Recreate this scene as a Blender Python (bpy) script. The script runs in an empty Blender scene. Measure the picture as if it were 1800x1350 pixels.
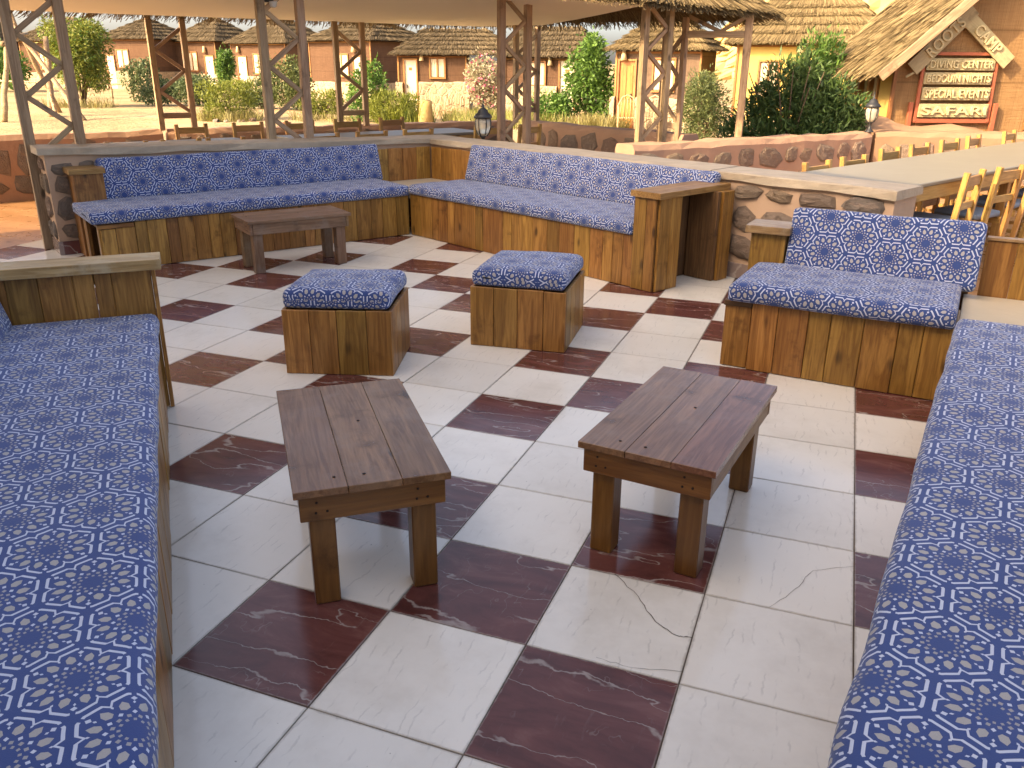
import bpy, bmesh, math, random
import numpy as np
from mathutils import Matrix, Vector

scene = bpy.context.scene
R = math.radians
random.seed(7)

# ------------------------------------------------------------------ camera
cam_data = bpy.data.cameras.new("camera")
cam = bpy.data.objects.new("camera", cam_data)
scene.collection.objects.link(cam)
yaw, pitch, roll = -0.364017, 0.365402, 0.0071683
cy_, sy_, cp_, sp_ = math.cos(yaw), math.sin(yaw), math.cos(pitch), math.sin(pitch)
fwd = Vector((sy_ * cp_, cy_ * cp_, -sp_))
r0 = Vector((cy_, -sy_, 0))
u0 = r0.cross(fwd)
rt = r0 * math.cos(roll) + u0 * math.sin(roll)
up = u0 * math.cos(roll) - r0 * math.sin(roll)
CAM = Vector((1.1306, -1.9158, 1.5976))
cam.matrix_world = Matrix(((rt.x, up.x, -fwd.x, CAM.x), (rt.y, up.y, -fwd.y, CAM.y), (rt.z, up.z, -fwd.z, CAM.z), (0, 0, 0, 1)))
cam_data.sensor_width = 36.0
cam_data.lens = 29.55
cam_data.clip_start = 0.02
cam_data.clip_end = 2000
scene.camera = cam

# ------------------------------------------------------------------ light
SUN_EL = R(32)
SUN_H = Vector((0.60, 0.80)).normalized()       # the way the light travels over the ground
world = bpy.data.worlds.new("World")
scene.world = world
world.use_nodes = True
wn = world.node_tree
wn.nodes.clear()
sky = wn.nodes.new("ShaderNodeTexSky")
sky.sky_type = 'NISHITA'
sky.sun_disc = False
sky.sun_elevation = SUN_EL
sky.sun_rotation = math.atan2(-SUN_H.x, -SUN_H.y)
sky.air_density = 0.46
sky.dust_density = 3.7
sky.ozone_density = 1.0
bg = wn.nodes.new("ShaderNodeBackground")
bg.inputs['Strength'].default_value = 0.15
wo = wn.nodes.new("ShaderNodeOutputWorld")
wn.links.new(sky.outputs[0], bg.inputs[0])
wn.links.new(bg.outputs[0], wo.inputs[0])
sun_d = bpy.data.lights.new("sun", 'SUN')
sun_d.energy = 2.0
sun_d.angle = R(0.6)
sun_d.color = (1.0, 0.85, 0.64)
sun = bpy.data.objects.new("sun", sun_d)
scene.collection.objects.link(sun)
ldir = Vector((SUN_H.x * math.cos(SUN_EL), SUN_H.y * math.cos(SUN_EL), -math.sin(SUN_EL)))
sun.rotation_euler = ldir.to_track_quat('-Z', 'Y').to_euler()
sun.location = (0, 0, 30)
vs = scene.view_settings
vs.view_transform = 'Standard'
vs.look = 'None'
vs.exposure = 2.30
vs.use_white_balance = True            # the camera's white balance, set for the open shade
vs.white_balance_temperature = 8750
vs.white_balance_tint = 10
vs.gamma = 1.0
vs.use_curve_mapping = False
scene.render.film_transparent = False
scene.cycles.max_bounces = 6
scene.cycles.diffuse_bounces = 4
scene.cycles.glossy_bounces = 3

# ------------------------------------------------------------------ node helper
class NT:
    def __init__(self, name):
        self.mat = bpy.data.materials.new(name)
        self.mat.use_nodes = True
        self.t = self.mat.node_tree
        self.t.nodes.clear()
        self.out = self.t.nodes.new("ShaderNodeOutputMaterial")
        self.b = self.t.nodes.new("ShaderNodeBsdfPrincipled")
        self.t.links.new(self.b.outputs[0], self.out.inputs[0])
    def n(self, typ, **kw):
        nd = self.t.nodes.new(typ)
        for k, v in kw.items():
            setattr(nd, k, v)
        return nd
    def put(self, sock, v):
        if isinstance(v, bpy.types.NodeSocket):
            self.t.links.new(v, sock)
        elif v is not None:
            if hasattr(sock.default_value, '__len__') and not hasattr(v, '__len__'):
                sock.default_value = [v] * len(sock.default_value)
            elif hasattr(sock.default_value, '__len__') and len(sock.default_value) == 4 and len(v) == 3:
                sock.default_value = (*v, 1)
            else:
                sock.default_value = v
    def m(self, op, a, b=None, c=None, clamp=False):
        nd = self.n("ShaderNodeMath", operation=op)
        nd.use_clamp = clamp
        for i, v in enumerate((a, b, c)):
            if v is not None:
                self.put(nd.inputs[i], v)
        return nd.outputs[0]
    def v(self, op, a, b=None, scale=None):
        nd = self.n("ShaderNodeVectorMath", operation=op)
        self.put(nd.inputs[0], a)
        if b is not None:
            self.put(nd.inputs[1], b)
        if scale is not None:
            self.put(nd.inputs['Scale'], scale)
        return nd.outputs['Value'] if op in ('LENGTH', 'DOT_PRODUCT', 'DISTANCE') else nd.outputs[0]
    def mix(self, f, a, b, blend='MIX'):
        nd = self.n("ShaderNodeMix", data_type='RGBA', blend_type=blend)
        self.put(nd.inputs[0], f)
        self.put(nd.inputs[6], a)
        self.put(nd.inputs[7], b)
        return nd.outputs[2]
    def noise(self, vec, scale, detail=3, rough=0.55, dist=0.0, out=0):
        nd = self.n("ShaderNodeTexNoise")
        self.put(nd.inputs['Vector'], vec)
        self.put(nd.inputs['Scale'], scale)
        nd.inputs['Detail'].default_value = detail
        nd.inputs['Roughness'].default_value = rough
        nd.inputs['Distortion'].default_value = dist
        return nd.outputs[out]
    def ramp(self, f, stops):
        nd = self.n("ShaderNodeValToRGB")
        el = nd.color_ramp.elements
        while len(el) > 1:
            el.remove(el[-1])
        el[0].position = stops[0][0]
        c = stops[0][1]
        el[0].color = (*c, 1) if hasattr(c, '__len__') else (c, c, c, 1)
        for p, c in stops[1:]:
            e = el.new(p)
            e.color = (*c, 1) if hasattr(c, '__len__') else (c, c, c, 1)
        self.put(nd.inputs[0], f)
        return nd.outputs[0]
    def coords(self, kind='Object'):
        return self.n("ShaderNodeTexCoord").outputs[kind]
    def rnd(self):
        return self.n("ShaderNodeObjectInfo").outputs['Random']
    def island(self):
        return self.n("ShaderNodeNewGeometry").outputs['Random Per Island']
    def bump(self, h, strength=0.3, dist=0.01):
        nd = self.n("ShaderNodeBump")
        nd.inputs['Strength'].default_value = strength
        nd.inputs['Distance'].default_value = dist
        self.put(nd.inputs['Height'], h)
        self.t.links.new(nd.outputs[0], self.b.inputs['Normal'])
    def hsv(self, col, h=0.5, s=1.0, v=1.0):
        nd = self.n("ShaderNodeHueSaturation")
        self.put(nd.inputs['Hue'], h)
        self.put(nd.inputs['Saturation'], s)
        self.put(nd.inputs['Value'], v)
        self.put(nd.inputs['Color'], col)
        return nd.outputs[0]
    def fin(self, col, rough=0.6, spec=0.5):
        self.put(self.b.inputs['Base Color'], col)
        self.put(self.b.inputs['Roughness'], rough)
        self.put(self.b.inputs['Specular IOR Level'], spec)
        return self.mat
    def wrap(self, a, hi):
        return self.m('WRAP', a, hi, -hi)
    def smooth(self, a, lo, hi):
        nd = self.n("ShaderNodeMapRange", interpolation_type='SMOOTHSTEP')
        self.put(nd.inputs[0], a)
        nd.inputs[1].default_value = lo
        nd.inputs[2].default_value = hi
        return nd.outputs[0]

def mat_plain(name, col, rough=0.7, var=0.15, scale=6.0, spec=0.3, bump=0.15, objvar=0.0):
    t = NT(name)
    p = t.coords()
    n = t.noise(p, scale, 5, 0.6)
    c = t.mix(n, [x * (1 - var) for x in col], [min(1, x * (1 + var)) for x in col])
    if objvar:
        c = t.hsv(c, v=t.m('MULTIPLY_ADD', t.rnd(), 2 * objvar, 1 - objvar))
    t.bump(t.noise(p, scale * 6, 4), bump, 0.01)
    return t.fin(c, rough, spec)

def mat_wood(name, dark, light, rough=0.45, knots=0.5, var=0.3, spec=0.4, wear=None, grain=1.0):
    t = NT(name)
    rn = t.rnd()
    p = t.v('ADD', t.coords(), t.v('SCALE', (37.3, 11.7, 23.1), scale=rn))
    p1 = t.v('MULTIPLY', p, (1.3 * grain, 16 * grain, 16 * grain))
    n1 = t.noise(p1, 1.0, 4, 0.6, 0.6)
    p2 = t.v('MULTIPLY', p, (4.0, 90, 90))
    n2 = t.noise(p2, 1.0, 3, 0.6)
    rings = t.m('FRACT', t.m('MULTIPLY', n1, 5.0))
    rings = t.m('ABSOLUTE', t.m('SUBTRACT', rings, 0.5))
    f = t.m('ADD', t.m('MULTIPLY', rings, 0.55), t.m('MULTIPLY', n2, 0.6))
    f = t.m('ADD', f, t.m('MULTIPLY', t.m('SUBTRACT', n1, 0.5), 0.7))
    c = t.ramp(f, [(0.25, dark), (0.75, light)])
    # knots
    vor = t.n("ShaderNodeTexVoronoi")
    t.put(vor.inputs['Vector'], t.v('MULTIPLY', p, (2.6, 6.0, 6.0)))
    vor.inputs['Scale'].default_value = 1.5
    sepc = t.n("ShaderNodeSeparateColor")
    t.put(sepc.inputs[0], vor.outputs['Color'])
    pick = t.m('LESS_THAN', sepc.outputs[0], knots)
    kd = t.m('ADD', vor.outputs['Distance'], t.m('MULTIPLY', t.m('SUBTRACT', n2, 0.5), 0.12))
    k = t.m('MULTIPLY', t.smooth(kd, 0.24, 0.07), pick)
    c = t.mix(t.m('MULTIPLY', k, 0.85), c, [x * 0.22 for x in dark])
    # stains and scuffs
    big = t.noise(p, 5.0, 5, 0.65)
    c = t.mix(t.smooth(big, 0.55, 0.75), c, [x * 0.62 for x in dark])
    if wear:
        w = t.noise(t.v('ADD', p, (5, 9, 3)), 7.0, 6, 0.7)
        c = t.mix(t.m('MULTIPLY', t.smooth(w, 0.48, 0.7), 0.55), c, wear)
    c = t.hsv(c, h=t.m('MULTIPLY_ADD', rn, 0.02, 0.49), v=t.m('MULTIPLY_ADD', t.m('FRACT', t.m('MULTIPLY', rn, 7.31)), 2 * var, 1 - var))
    t.bump(t.m('ADD', n2, t.m('MULTIPLY', k, -0.6)), 0.25, 0.004)
    return t.fin(c, t.m('MULTIPLY_ADD', big, 0.3, rough - 0.15), spec)

def mat_fabric():
    t = NT("printed_fabric")
    uv = t.coords('UV')
    rn = t.rnd()
    A = 0.200
    wob = t.v('SUBTRACT', t.noise(uv, 6.0, 2, out=1), (0.5, 0.5, 0.5))
    puv = t.v('ADD', uv, t.v('SCALE', wob, scale=0.012))
    sp = t.n("ShaderNodeSeparateXYZ")
    t.put(sp.inputs[0], puv)
    px = t.m('ADD', t.m('DIVIDE', sp.outputs[0], A), t.m('MULTIPLY', rn, 13.7))
    py = t.m('ADD', t.m('DIVIDE', sp.outputs[1], A), t.m('MULTIPLY', rn, 5.3))
    s3 = math.sqrt(3) / 2
    x1, y1 = t.wrap(px, s3), t.wrap(py, 0.5)
    x2, y2 = t.wrap(t.m('ADD', px, s3), s3), t.wrap(t.m('ADD', py, 0.5), 0.5)
    d1 = t.m('ADD', t.m('MULTIPLY', x1, x1), t.m('MULTIPLY', y1, y1))
    d2 = t.m('ADD', t.m('MULTIPLY', x2, x2), t.m('MULTIPLY', y2, y2))
    s = t.m('LESS_THAN', d1, d2)
    si = t.m('SUBTRACT', 1.0, s)
    x = t.m('ADD', t.m('MULTIPLY', x1, s), t.m('MULTIPLY', x2, si))
    y = t.m('ADD', t.m('MULTIPLY', y1, s), t.m('MULTIPLY', y2, si))
    r = t.m('SQRT', t.m('ADD', t.m('MULTIPLY', x, x), t.m('MULTIPLY', y, y)))
    th = t.m('ARCTAN2', x, y)
    pi = math.pi
    def polar(off, half):
        a = t.wrap(t.m('ADD', th, off), half)
        return t.m('MULTIPLY', r, t.m('COSINE', a)), t.m('ABSOLUTE', t.m('MULTIPLY', r, t.m('SINE', a)))
    xh, yh = polar(0.0, pi / 6)
    xc, yc = polar(pi / 6, pi / 6)
    xp, yp = polar(pi / 12, pi / 12)
    xb, yb = polar(0.0, pi / 12)
    def land(*a):
        o = a[0]
        for q in a[1:]:
            o = t.m('MULTIPLY', o, q)
        return o
    lt = lambda a, b: t.m('LESS_THAN', a, b)
    gt = lambda a, b: t.m('GREATER_THAN', a, b)
    # double line round each cell with a tooth in the middle of each side
    tooth = t.m('MAXIMUM', 0.0, t.m('MULTIPLY_ADD', yh, -1.25, 0.060))
    g1 = t.m('SUBTRACT', t.m('ADD', xh, tooth), 0.452)
    g2 = t.m('SUBTRACT', xc, 0.495)
    g = t.m('MAXIMUM', g1, g2)
    line = land(lt(t.m('ABSOLUTE', g), 0.0160), gt(yc, 0.022))
    # twelve petals
    w = t.m('MINIMUM', t.m('MINIMUM', t.m('MULTIPLY', t.m('SUBTRACT', xp, 0.262), 1.5), 0.043), t.m('MULTIPLY', t.m('SUBTRACT', 0.402, xp), 0.85))
    petal = lt(yp, w)
    kite = lt(t.m('ADD', t.m('ABSOLUTE', t.m('SUBTRACT', xb, 0.232)), t.m('MULTIPLY', yb, 1.1)), 0.027)
    tri = lt(t.m('ADD', t.m('ABSOLUTE', t.m('SUBTRACT', xc, 0.43)), t.m('MULTIPLY', yc, 1.0)), 0.030)
    q1 = lt(t.m('MAXIMUM', t.m('ABSOLUTE', t.m('SUBTRACT', xp, 0.182)), t.m('MULTIPLY', yp, 1.0)), 0.0185)
    q2 = lt(t.m('MAXIMUM', t.m('ABSOLUTE', t.m('SUBTRACT', xb, 0.130)), t.m('MULTIPLY', yb, 1.1)), 0.0150)
    tri2 = lt(t.m('ADD', t.m('MULTIPLY', t.m('ABSOLUTE', t.m('SUBTRACT', xb, 0.372)), 0.8), t.m('MULTIPLY', yb, 1.3)), 0.0175)
    white = t.m('MAXIMUM', t.m('MAXIMUM', line, kite), t.m('MAXIMUM', tri, tri2))
    beige = t.m('MAXIMUM', petal, t.m('MULTIPLY', t.m('MAXIMUM', q1, q2), 0.85))
    weave = t.noise(t.v('MULTIPLY', uv, (300, 900, 1)), 1.0, 2)
    big = t.noise(uv, 3.0, 4)
    blue = t.mix(t.m('MULTIPLY_ADD', weave, 0.5, t.m('MULTIPLY', big, 0.5)), (0.019, 0.045, 0.165), (0.043, 0.088, 0.265))
    bg_ = t.mix(weave, (0.30, 0.285, 0.275), (0.47, 0.45, 0.435))
    wh = t.mix(weave, (0.44, 0.49, 0.61), (0.64, 0.68, 0.78))
    c = t.mix(beige, blue, bg_)
    c = t.mix(white, c, wh)
    t.bump(t.m('ADD', weave, t.m('MULTIPLY', t.noise(uv, 14, 4), 0.9)), 0.22, 0.006)
    t.fin(c, 0.85, 0.2)
    t.b.inputs['Sheen Weight'].default_value = 0.25
    t.b.inputs['Sheen Roughness'].default_value = 0.5
    return t.mat

def mat_tile_white():
    t = NT("cream_tile")
    rn = t.rnd()
    o = t.coords()
    p = t.v('ADD', o, t.v('SCALE', (31.3, 17.7, 0), scale=rn))
    wv = t.n("ShaderNodeTexWave", wave_type='BANDS', bands_direction='X')
    t.put(wv.inputs['Vector'], t.v('ADD', p, t.v('SCALE', t.noise(p, 4.0, 2, out=1), scale=0.10)))
    wv.inputs['Scale'].default_value = 9.0
    wv.inputs['Distortion'].default_value = 1.5
    wv.inputs['Detail'].default_value = 2.0
    wv.inputs['Detail Scale'].default_value = 5.0
    ln = t.smooth(wv.outputs['Fac'], 0.90, 0.99)
    msk = t.smooth(t.noise(t.v('MULTIPLY', p, (16, 9, 1)), 1.0, 3), 0.50, 0.66)
    f = t.m('MULTIPLY', ln, msk)
    cl = t.noise(p, 3.5, 5, 0.6)
    c = t.mix(cl, (0.80, 0.755, 0.665), (0.86, 0.825, 0.75))
    c = t.mix(t.m('MULTIPLY', f, 0.26), c, (0.30, 0.28, 0.25))
    sp = t.smooth(t.noise(p, 55, 2), 0.76, 0.80)
    c = t.mix(t.m('MULTIPLY', sp, 0.6), c, (0.18, 0.15, 0.12))
    # worn dirty rim of each tile
    s = t.n("ShaderNodeSeparateXYZ")
    t.put(s.inputs[0], o)
    e = t.m('MAXIMUM', t.m('ABSOLUTE', s.outputs[0]), t.m('ABSOLUTE', s.outputs[1]))
    e = t.m('ADD', e, t.m('MULTIPLY', t.m('SUBTRACT', t.noise(p, 30, 4), 0.5), 0.012))
    c = t.mix(t.m('MULTIPLY', t.smooth(e, 0.2145, 0.2235), 0.45), c, (0.22, 0.17, 0.12))
    dirt = t.noise(t.v('ADD', p, (3, 8, 0)), 1.6, 6, 0.7)
    c = t.mix(t.m('MULTIPLY', t.smooth(dirt, 0.45, 0.75), 0.34), c, (0.44, 0.38, 0.30))
    c = t.hsv(c, v=t.m('MULTIPLY_ADD', rn, 0.09, 0.93))
    t.bump(t.m('ADD', t.noise(p, 7, 2), t.m('MULTIPLY', f, -0.2)), 0.04, 0.01)
    return t.fin(c, t.m('MULTIPLY_ADD', cl, 0.16, 0.06), 0.65)

def mat_tile_dark():
    t = NT("red_marble_tile")
    rn = t.rnd()
    o = t.coords()
    p = t.v('ADD', o, t.v('SCALE', (41.3, 27.7, 0), scale=rn))
    cl = t.noise(t.v('MULTIPLY', p, (3.0, 9.0, 1)), 1.0, 6, 0.65, 0.8)
    c = t.ramp(cl, [(0.3, (0.080, 0.026, 0.022)), (0.55, (0.145, 0.048, 0.040)), (0.78, (0.235, 0.100, 0.085))])
    pv = t.v('ADD', p, t.v('SCALE', t.noise(p, 7.0, 4, 0.65, out=1), scale=0.075))
    n = t.noise(t.v('MULTIPLY', pv, (1.3, 5.4, 1)), 1.0, 3, 0.5)
    vd = t.m('ABSOLUTE', t.m('SUBTRACT', n, 0.5))
    wid = t.m('MULTIPLY_ADD', t.m('POWER', t.noise(p, 3.0, 3), 4.0), 0.13, 0.001)
    vein = t.m('SUBTRACT', 1.0, t.m('DIVIDE', vd, wid), clamp=True)
    n2 = t.noise(t.v('MULTIPLY', pv, (9, 5, 1)), 1.0, 3)
    v2 = t.smooth(t.m('ABSOLUTE', t.m('SUBTRACT', n2, 0.5)), 0.008, 0.0)
    v2 = t.m('MULTIPLY', v2, t.smooth(t.noise(p, 6, 2), 0.5, 0.7))
    f = t.m('MAXIMUM', t.m('MULTIPLY', t.smooth(vein, 0.0, 0.9), 0.8), t.m('MULTIPLY', v2, 0.45))
    c = t.mix(f, c, t.mix(t.noise(p, 25, 3), (0.24, 0.18, 0.155), (0.48, 0.42, 0.38)))
    scuff = t.smooth(t.noise(t.v('MULTIPLY', p, (30, 6, 1)), 1.0, 4, 0.7), 0.60, 0.8)
    c = t.mix(t.m('MULTIPLY', scuff, 0.25), c, (0.30, 0.22, 0.20))
    s = t.n("ShaderNodeSeparateXYZ")
    t.put(s.inputs[0], o)
    e = t.m('MAXIMUM', t.m('ABSOLUTE', s.outputs[0]), t.m('ABSOLUTE', s.outputs[1]))
    e = t.m('ADD', e, t.m('MULTIPLY', t.m('SUBTRACT', t.noise(p, 40, 4), 0.5), 0.010))
    c = t.mix(t.m('MULTIPLY', t.smooth(e, 0.2175, 0.2235), 0.5), c, (0.42, 0.36, 0.32))
    t.bump(t.noise(p, 7, 2), 0.03, 0.01)
    return t.fin(c, t.m('MULTIPLY_ADD', t.noise(p, 9, 4), 0.2, 0.06), 0.5)

def mat_strand(name, dark, light, rough=0.85):
    t = NT(name)
    i = t.island()
    c = t.mix(i, dark, light)
    c = t.mix(t.m('MULTIPLY', t.noise(t.coords(), 1.3, 4), 0.5), c, [(a + b) * 0.35 for a, b in zip(dark, light)])
    return t.fin(c, rough, 0.15)

def mat_leaf(name, dark, light, trans=0.25):
    t = NT(name)
    i = t.island()
    n = t.noise(t.coords(), 2.2, 3)
    f = t.m('MULTIPLY_ADD', t.m('SUBTRACT', n, 0.5), 0.9, i, clamp=True)
    c = t.mix(f, dark, light)
    t.fin(c, 0.55, 0.3)
    tr = t.n("ShaderNodeBsdfTranslucent")
    t.put(tr.inputs[0], t.hsv(c, s=1.1, v=1.3))
    mx = t.n("ShaderNodeMixShader")
    mx.inputs[0].default_value = trans
    t.t.links.new(t.b.outputs[0], mx.inputs[1])
    t.t.links.new(tr.outputs[0], mx.inputs[2])
    t.t.links.new(mx.outputs[0], t.out.inputs[0])
    return t.mat

def mat_reed(name, dark, light, seam=0.5):
    t = NT(name)
    o = t.coords()
    s = t.n("ShaderNodeSeparateXYZ")
    t.put(s.inputs[0], o)
    h = t.m('ADD', s.outputs[0], s.outputs[1])
    cb = t.n("ShaderNodeCombineXYZ")
    t.put(cb.inputs[0], t.m('MULTIPLY', h, 60.0))
    t.put(cb.inputs[2], t.m('MULTIPLY', s.outputs[2], 1.5))
    n1 = t.noise(cb.outputs[0], 1.0, 3, 0.6)
    cb2 = t.n("ShaderNodeCombineXYZ")
    t.put(cb2.inputs[0], t.m('MULTIPLY', h, 3.0))
    t.put(cb2.inputs[2], t.m('MULTIPLY', s.outputs[2], 40.0))
    n2 = t.noise(cb2.outputs[0], 1.0, 3, 0.6)
    big = t.noise(o, 1.1, 5, 0.65)
    f = t.m('ADD', t.m('MULTIPLY', n1, 0.45), t.m('ADD', t.m('MULTIPLY', n2, 0.25), t.m('MULTIPLY', big, 0.35)))
    c = t.ramp(f, [(0.3, dark), (0.72, light)])
    sm = t.m('ABSOLUTE', t.m('SUBTRACT', t.m('FRACT', t.m('DIVIDE', s.outputs[2], seam)), 0.5))
    c = t.mix(t.m('MULTIPLY', t.smooth(sm, 0.47, 0.5), 0.5), c, [x * 0.5 for x in dark])
    t.bump(t.m('ADD', n1, n2), 0.6, 0.02)
    return t.fin(c, 0.9, 0.1)

def mat_stonewall(name, mortar, stones, scale):
    # rubble too far away to tell its stones apart
    t = NT(name)
    o = t.coords()
    p = t.v('ADD', o, t.v('SCALE', t.noise(o, 3, 3, out=1), scale=0.1))
    vor = t.n("ShaderNodeTexVoronoi", feature='DISTANCE_TO_EDGE')
    t.put(vor.inputs['Vector'], p)
    vor.inputs['Scale'].default_value = scale
    vc = t.n("ShaderNodeTexVoronoi")
    t.put(vc.inputs['Vector'], p)
    vc.inputs['Scale'].default_value = scale
    sc_ = t.mix(t.m('MULTIPLY', vc.outputs['Color'], 1.0), [x * 0.7 for x in stones], [min(1, x * 1.25) for x in stones])
    f = t.smooth(vor.outputs['Distance'], 0.05, 0.13)
    c = t.mix(f, mortar, sc_)
    c = t.mix(t.m('MULTIPLY', t.noise(o, 9, 5, 0.7), 0.5), c, [x * 0.75 for x in mortar])
    t.bump(t.m('ADD', f, t.noise(o, 20, 4)), 0.7, 0.03)
    return t.fin(c, 0.92, 0.1)

def mat_stone():
    t = NT("rubble_stone")
    o = t.coords()
    rn = t.rnd()
    p = t.v('ADD', o, t.v('SCALE', (9, 5, 7), scale=rn))
    base = t.ramp(rn, [(0.0, (0.29, 0.21, 0.16)), (0.25, (0.36, 0.27, 0.21)), (0.45, (0.25, 0.21, 0.185)), (0.65, (0.40, 0.29, 0.20)), (0.85, (0.32, 0.215, 0.17)), (1.0, (0.41, 0.33, 0.26))])
    n = t.noise(p, 9, 6, 0.7)
    c = t.mix(t.m('MULTIPLY', n, 0.9), base, t.hsv(base, v=0.5))
    c = t.mix(t.m('MULTIPLY', t.smooth(t.noise(p, 4, 4), 0.5, 0.7), 0.55), c, (0.38, 0.27, 0.20))
    t.bump(t.noise(p, 16, 6, 0.7), 0.9, 0.03)
    return t.fin(c, 0.9, 0.15)

def mat_ground():
    t = NT("sand")
    o = t.coords()
    n = t.noise(o, 0.35, 7, 0.65)
    c = t.ramp(n, [(0.3, (0.27, 0.19, 0.105)), (0.5, (0.36, 0.265, 0.155)), (0.7, (0.44, 0.335, 0.205))])
    tr = t.noise(t.v('MULTIPLY', o, (0.8, 0.8, 1)), 1.0, 6, 0.7, 1.5)
    c = t.mix(t.m('MULTIPLY', t.smooth(tr, 0.55, 0.7), 0.4), c, (0.19, 0.125, 0.07))
    t.bump(t.m('ADD', t.noise(o, 2.0, 6, 0.7), t.m('MULTIPLY', t.noise(o, 14, 4), 0.3)), 0.9, 0.12)
    return t.fin(c, 0.95, 0.1)

def mat_glass(name):
    t = NT(name)
    t.fin((0.75, 0.72, 0.62), 0.18, 0.5)
    t.b.inputs['Transmission Weight'].default_value = 0.55
    t.b.inputs['IOR'].default_value = 1.3
    return t.mat

M = {}
M['fabric'] = mat_fabric()
M['white_tile'] = mat_tile_white()
M['dark_tile'] = mat_tile_dark()
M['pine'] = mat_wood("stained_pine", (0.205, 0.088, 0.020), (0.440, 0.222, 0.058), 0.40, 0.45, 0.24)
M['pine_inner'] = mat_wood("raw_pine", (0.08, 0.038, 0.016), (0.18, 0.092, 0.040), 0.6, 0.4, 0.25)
M['cap_pine'] = mat_wood("weathered_cap_wood", (0.26, 0.15, 0.06), (0.50, 0.34, 0.17), 0.35, 0.15, 0.12, wear=(0.46, 0.38, 0.26))
M['arm_cap'] = mat_wood("honey_cap_wood", (0.22, 0.105, 0.032), (0.42, 0.235, 0.09), 0.36, 0.2, 0.12)
M['table_wood'] = mat_wood("worn_table_wood", (0.150, 0.062, 0.028), (0.300, 0.145, 0.072), 0.22, 0.12, 0.08, wear=(0.24, 0.135, 0.085))
M['table_leg'] = mat_wood("table_leg_wood", (0.135, 0.052, 0.013), (0.225, 0.098, 0.027), 0.36, 0.3, 0.12)
M['grey_table'] = mat_wood("greyed_table_wood", (0.14, 0.075, 0.04), (0.26, 0.155, 0.09), 0.45, 0.25, 0.12, wear=(0.24, 0.18, 0.14))
M['post'] = mat_wood("pavilion_post_wood", (0.26, 0.165, 0.095), (0.46, 0.32, 0.20), 0.6, 0.3, 0.14)
M['chair'] = mat_wood("yellow_pine", (0.30, 0.155, 0.045), (0.50, 0.29, 0.10), 0.45, 0.2, 0.12)
M['pole'] = mat_wood("bare_pole_wood", (0.22, 0.14, 0.075), (0.42, 0.30, 0.18), 0.8, 0.3, 0.2)
M['frame'] = mat_wood("hut_frame_wood", (0.24, 0.10, 0.03), (0.42, 0.20, 0.07), 0.55, 0.2, 0.12)
M['door_brown'] = mat_wood("brown_door_wood", (0.28, 0.11, 0.025), (0.46, 0.21, 0.06), 0.45, 0.1, 0.08)
M['door_white'] = mat_plain("cream_painted_door", (0.58, 0.51, 0.38), 0.5, 0.06)
M['red_paint'] = mat_plain("red_painted_wood", (0.34, 0.10, 0.055), 0.55, 0.25, 9)
M['sign_wood'] = mat_wood("pale_sign_board", (0.33, 0.265, 0.15), (0.44, 0.36, 0.215), 0.7, 0.1, 0.06)
M['letter'] = mat_plain("cream_letter_paint", (0.50, 0.42, 0.25), 0.6, 0.08)
M['cap_stone'] = mat_plain("wall_cap_concrete", (0.42, 0.34, 0.25), 0.62, 0.38, 5.0, 0.35, 0.6)
M['cream_top'] = mat_plain("cream_corner_slab", (0.55, 0.47, 0.35), 0.4, 0.12, 3.0, 0.4)
M['mortar'] = mat_plain("pink_mortar", (0.40, 0.25, 0.175), 0.9, 0.22, 3.0, 0.1, 0.6)
M['mortar_pale'] = mat_plain("pale_pink_mortar", (0.49, 0.335, 0.235), 0.9, 0.2, 3.0, 0.1, 0.6)
M['stone'] = mat_stone()
M['skirt'] = M['dark_tile']
M['grout'] = mat_plain("dark_grout", (0.14, 0.11, 0.085), 0.9, 0.4, 12)
M['terracotta'] = mat_wood("terracotta_paving", (0.30, 0.145, 0.07), (0.42, 0.23, 0.125), 0.3, 0.0, 0.0, grain=0.15)
M['sand'] = mat_ground()
M['thatch'] = mat_strand("dry_reed_thatch", (0.095, 0.066, 0.033), (0.31, 0.23, 0.122))
M['thatch_grey'] = mat_strand("weathered_thatch", (0.060, 0.044, 0.027), (0.205, 0.155, 0.095))
M['thatch_base'] = mat_plain("thatch_underlay", (0.12, 0.082, 0.045), 0.95, 0.4, 9, 0.05, 0.8)
M['canvas'] = mat_plain("cream_ceiling_cloth", (0.86, 0.83, 0.75), 0.9, 0.06, 1.2, 0.1, 0.1)
M['reed_brown'] = mat_reed("brown_reed_mat", (0.066, 0.034, 0.021), (0.145, 0.083, 0.053), 0.6)
M['reed_dark'] = mat_reed("dark_reed_mat", (0.085, 0.055, 0.038), (0.20, 0.135, 0.095), 0.45)
M['reed_tan'] = mat_reed("tan_reed_mat", (0.18, 0.095, 0.042), (0.36, 0.22, 0.11), 0.7)
M['yellow'] = mat_plain("yellow_lime_wash", (0.50, 0.345, 0.115), 0.9, 0.12, 2.5, 0.1, 0.4)
M['plinth'] = mat_stonewall("pale_rubble_plinth", (0.42, 0.325, 0.215), (0.33, 0.255, 0.175), 3.6)
M['mud'] = mat_plain("pink_mud_plaster", (0.33, 0.20, 0.13), 0.95, 0.18, 2.0, 0.1, 0.6)
M['curtain'] = mat_plain("cream_curtain", (0.55, 0.46, 0.32), 0.8, 0.15, 12)
M['shade'] = mat_plain("paper_lamp_shade", (0.55, 0.42, 0.24), 0.8, 0.15, 12)
M['iron'] = mat_plain("black_iron", (0.025, 0.026, 0.030), 0.45, 0.3, 20, 0.5)
M['glass'] = mat_glass("frosted_lamp_glass")
M['cane'] = mat_plain("bleached_cane", (0.40, 0.30, 0.18), 0.75, 0.25, 14)
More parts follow.
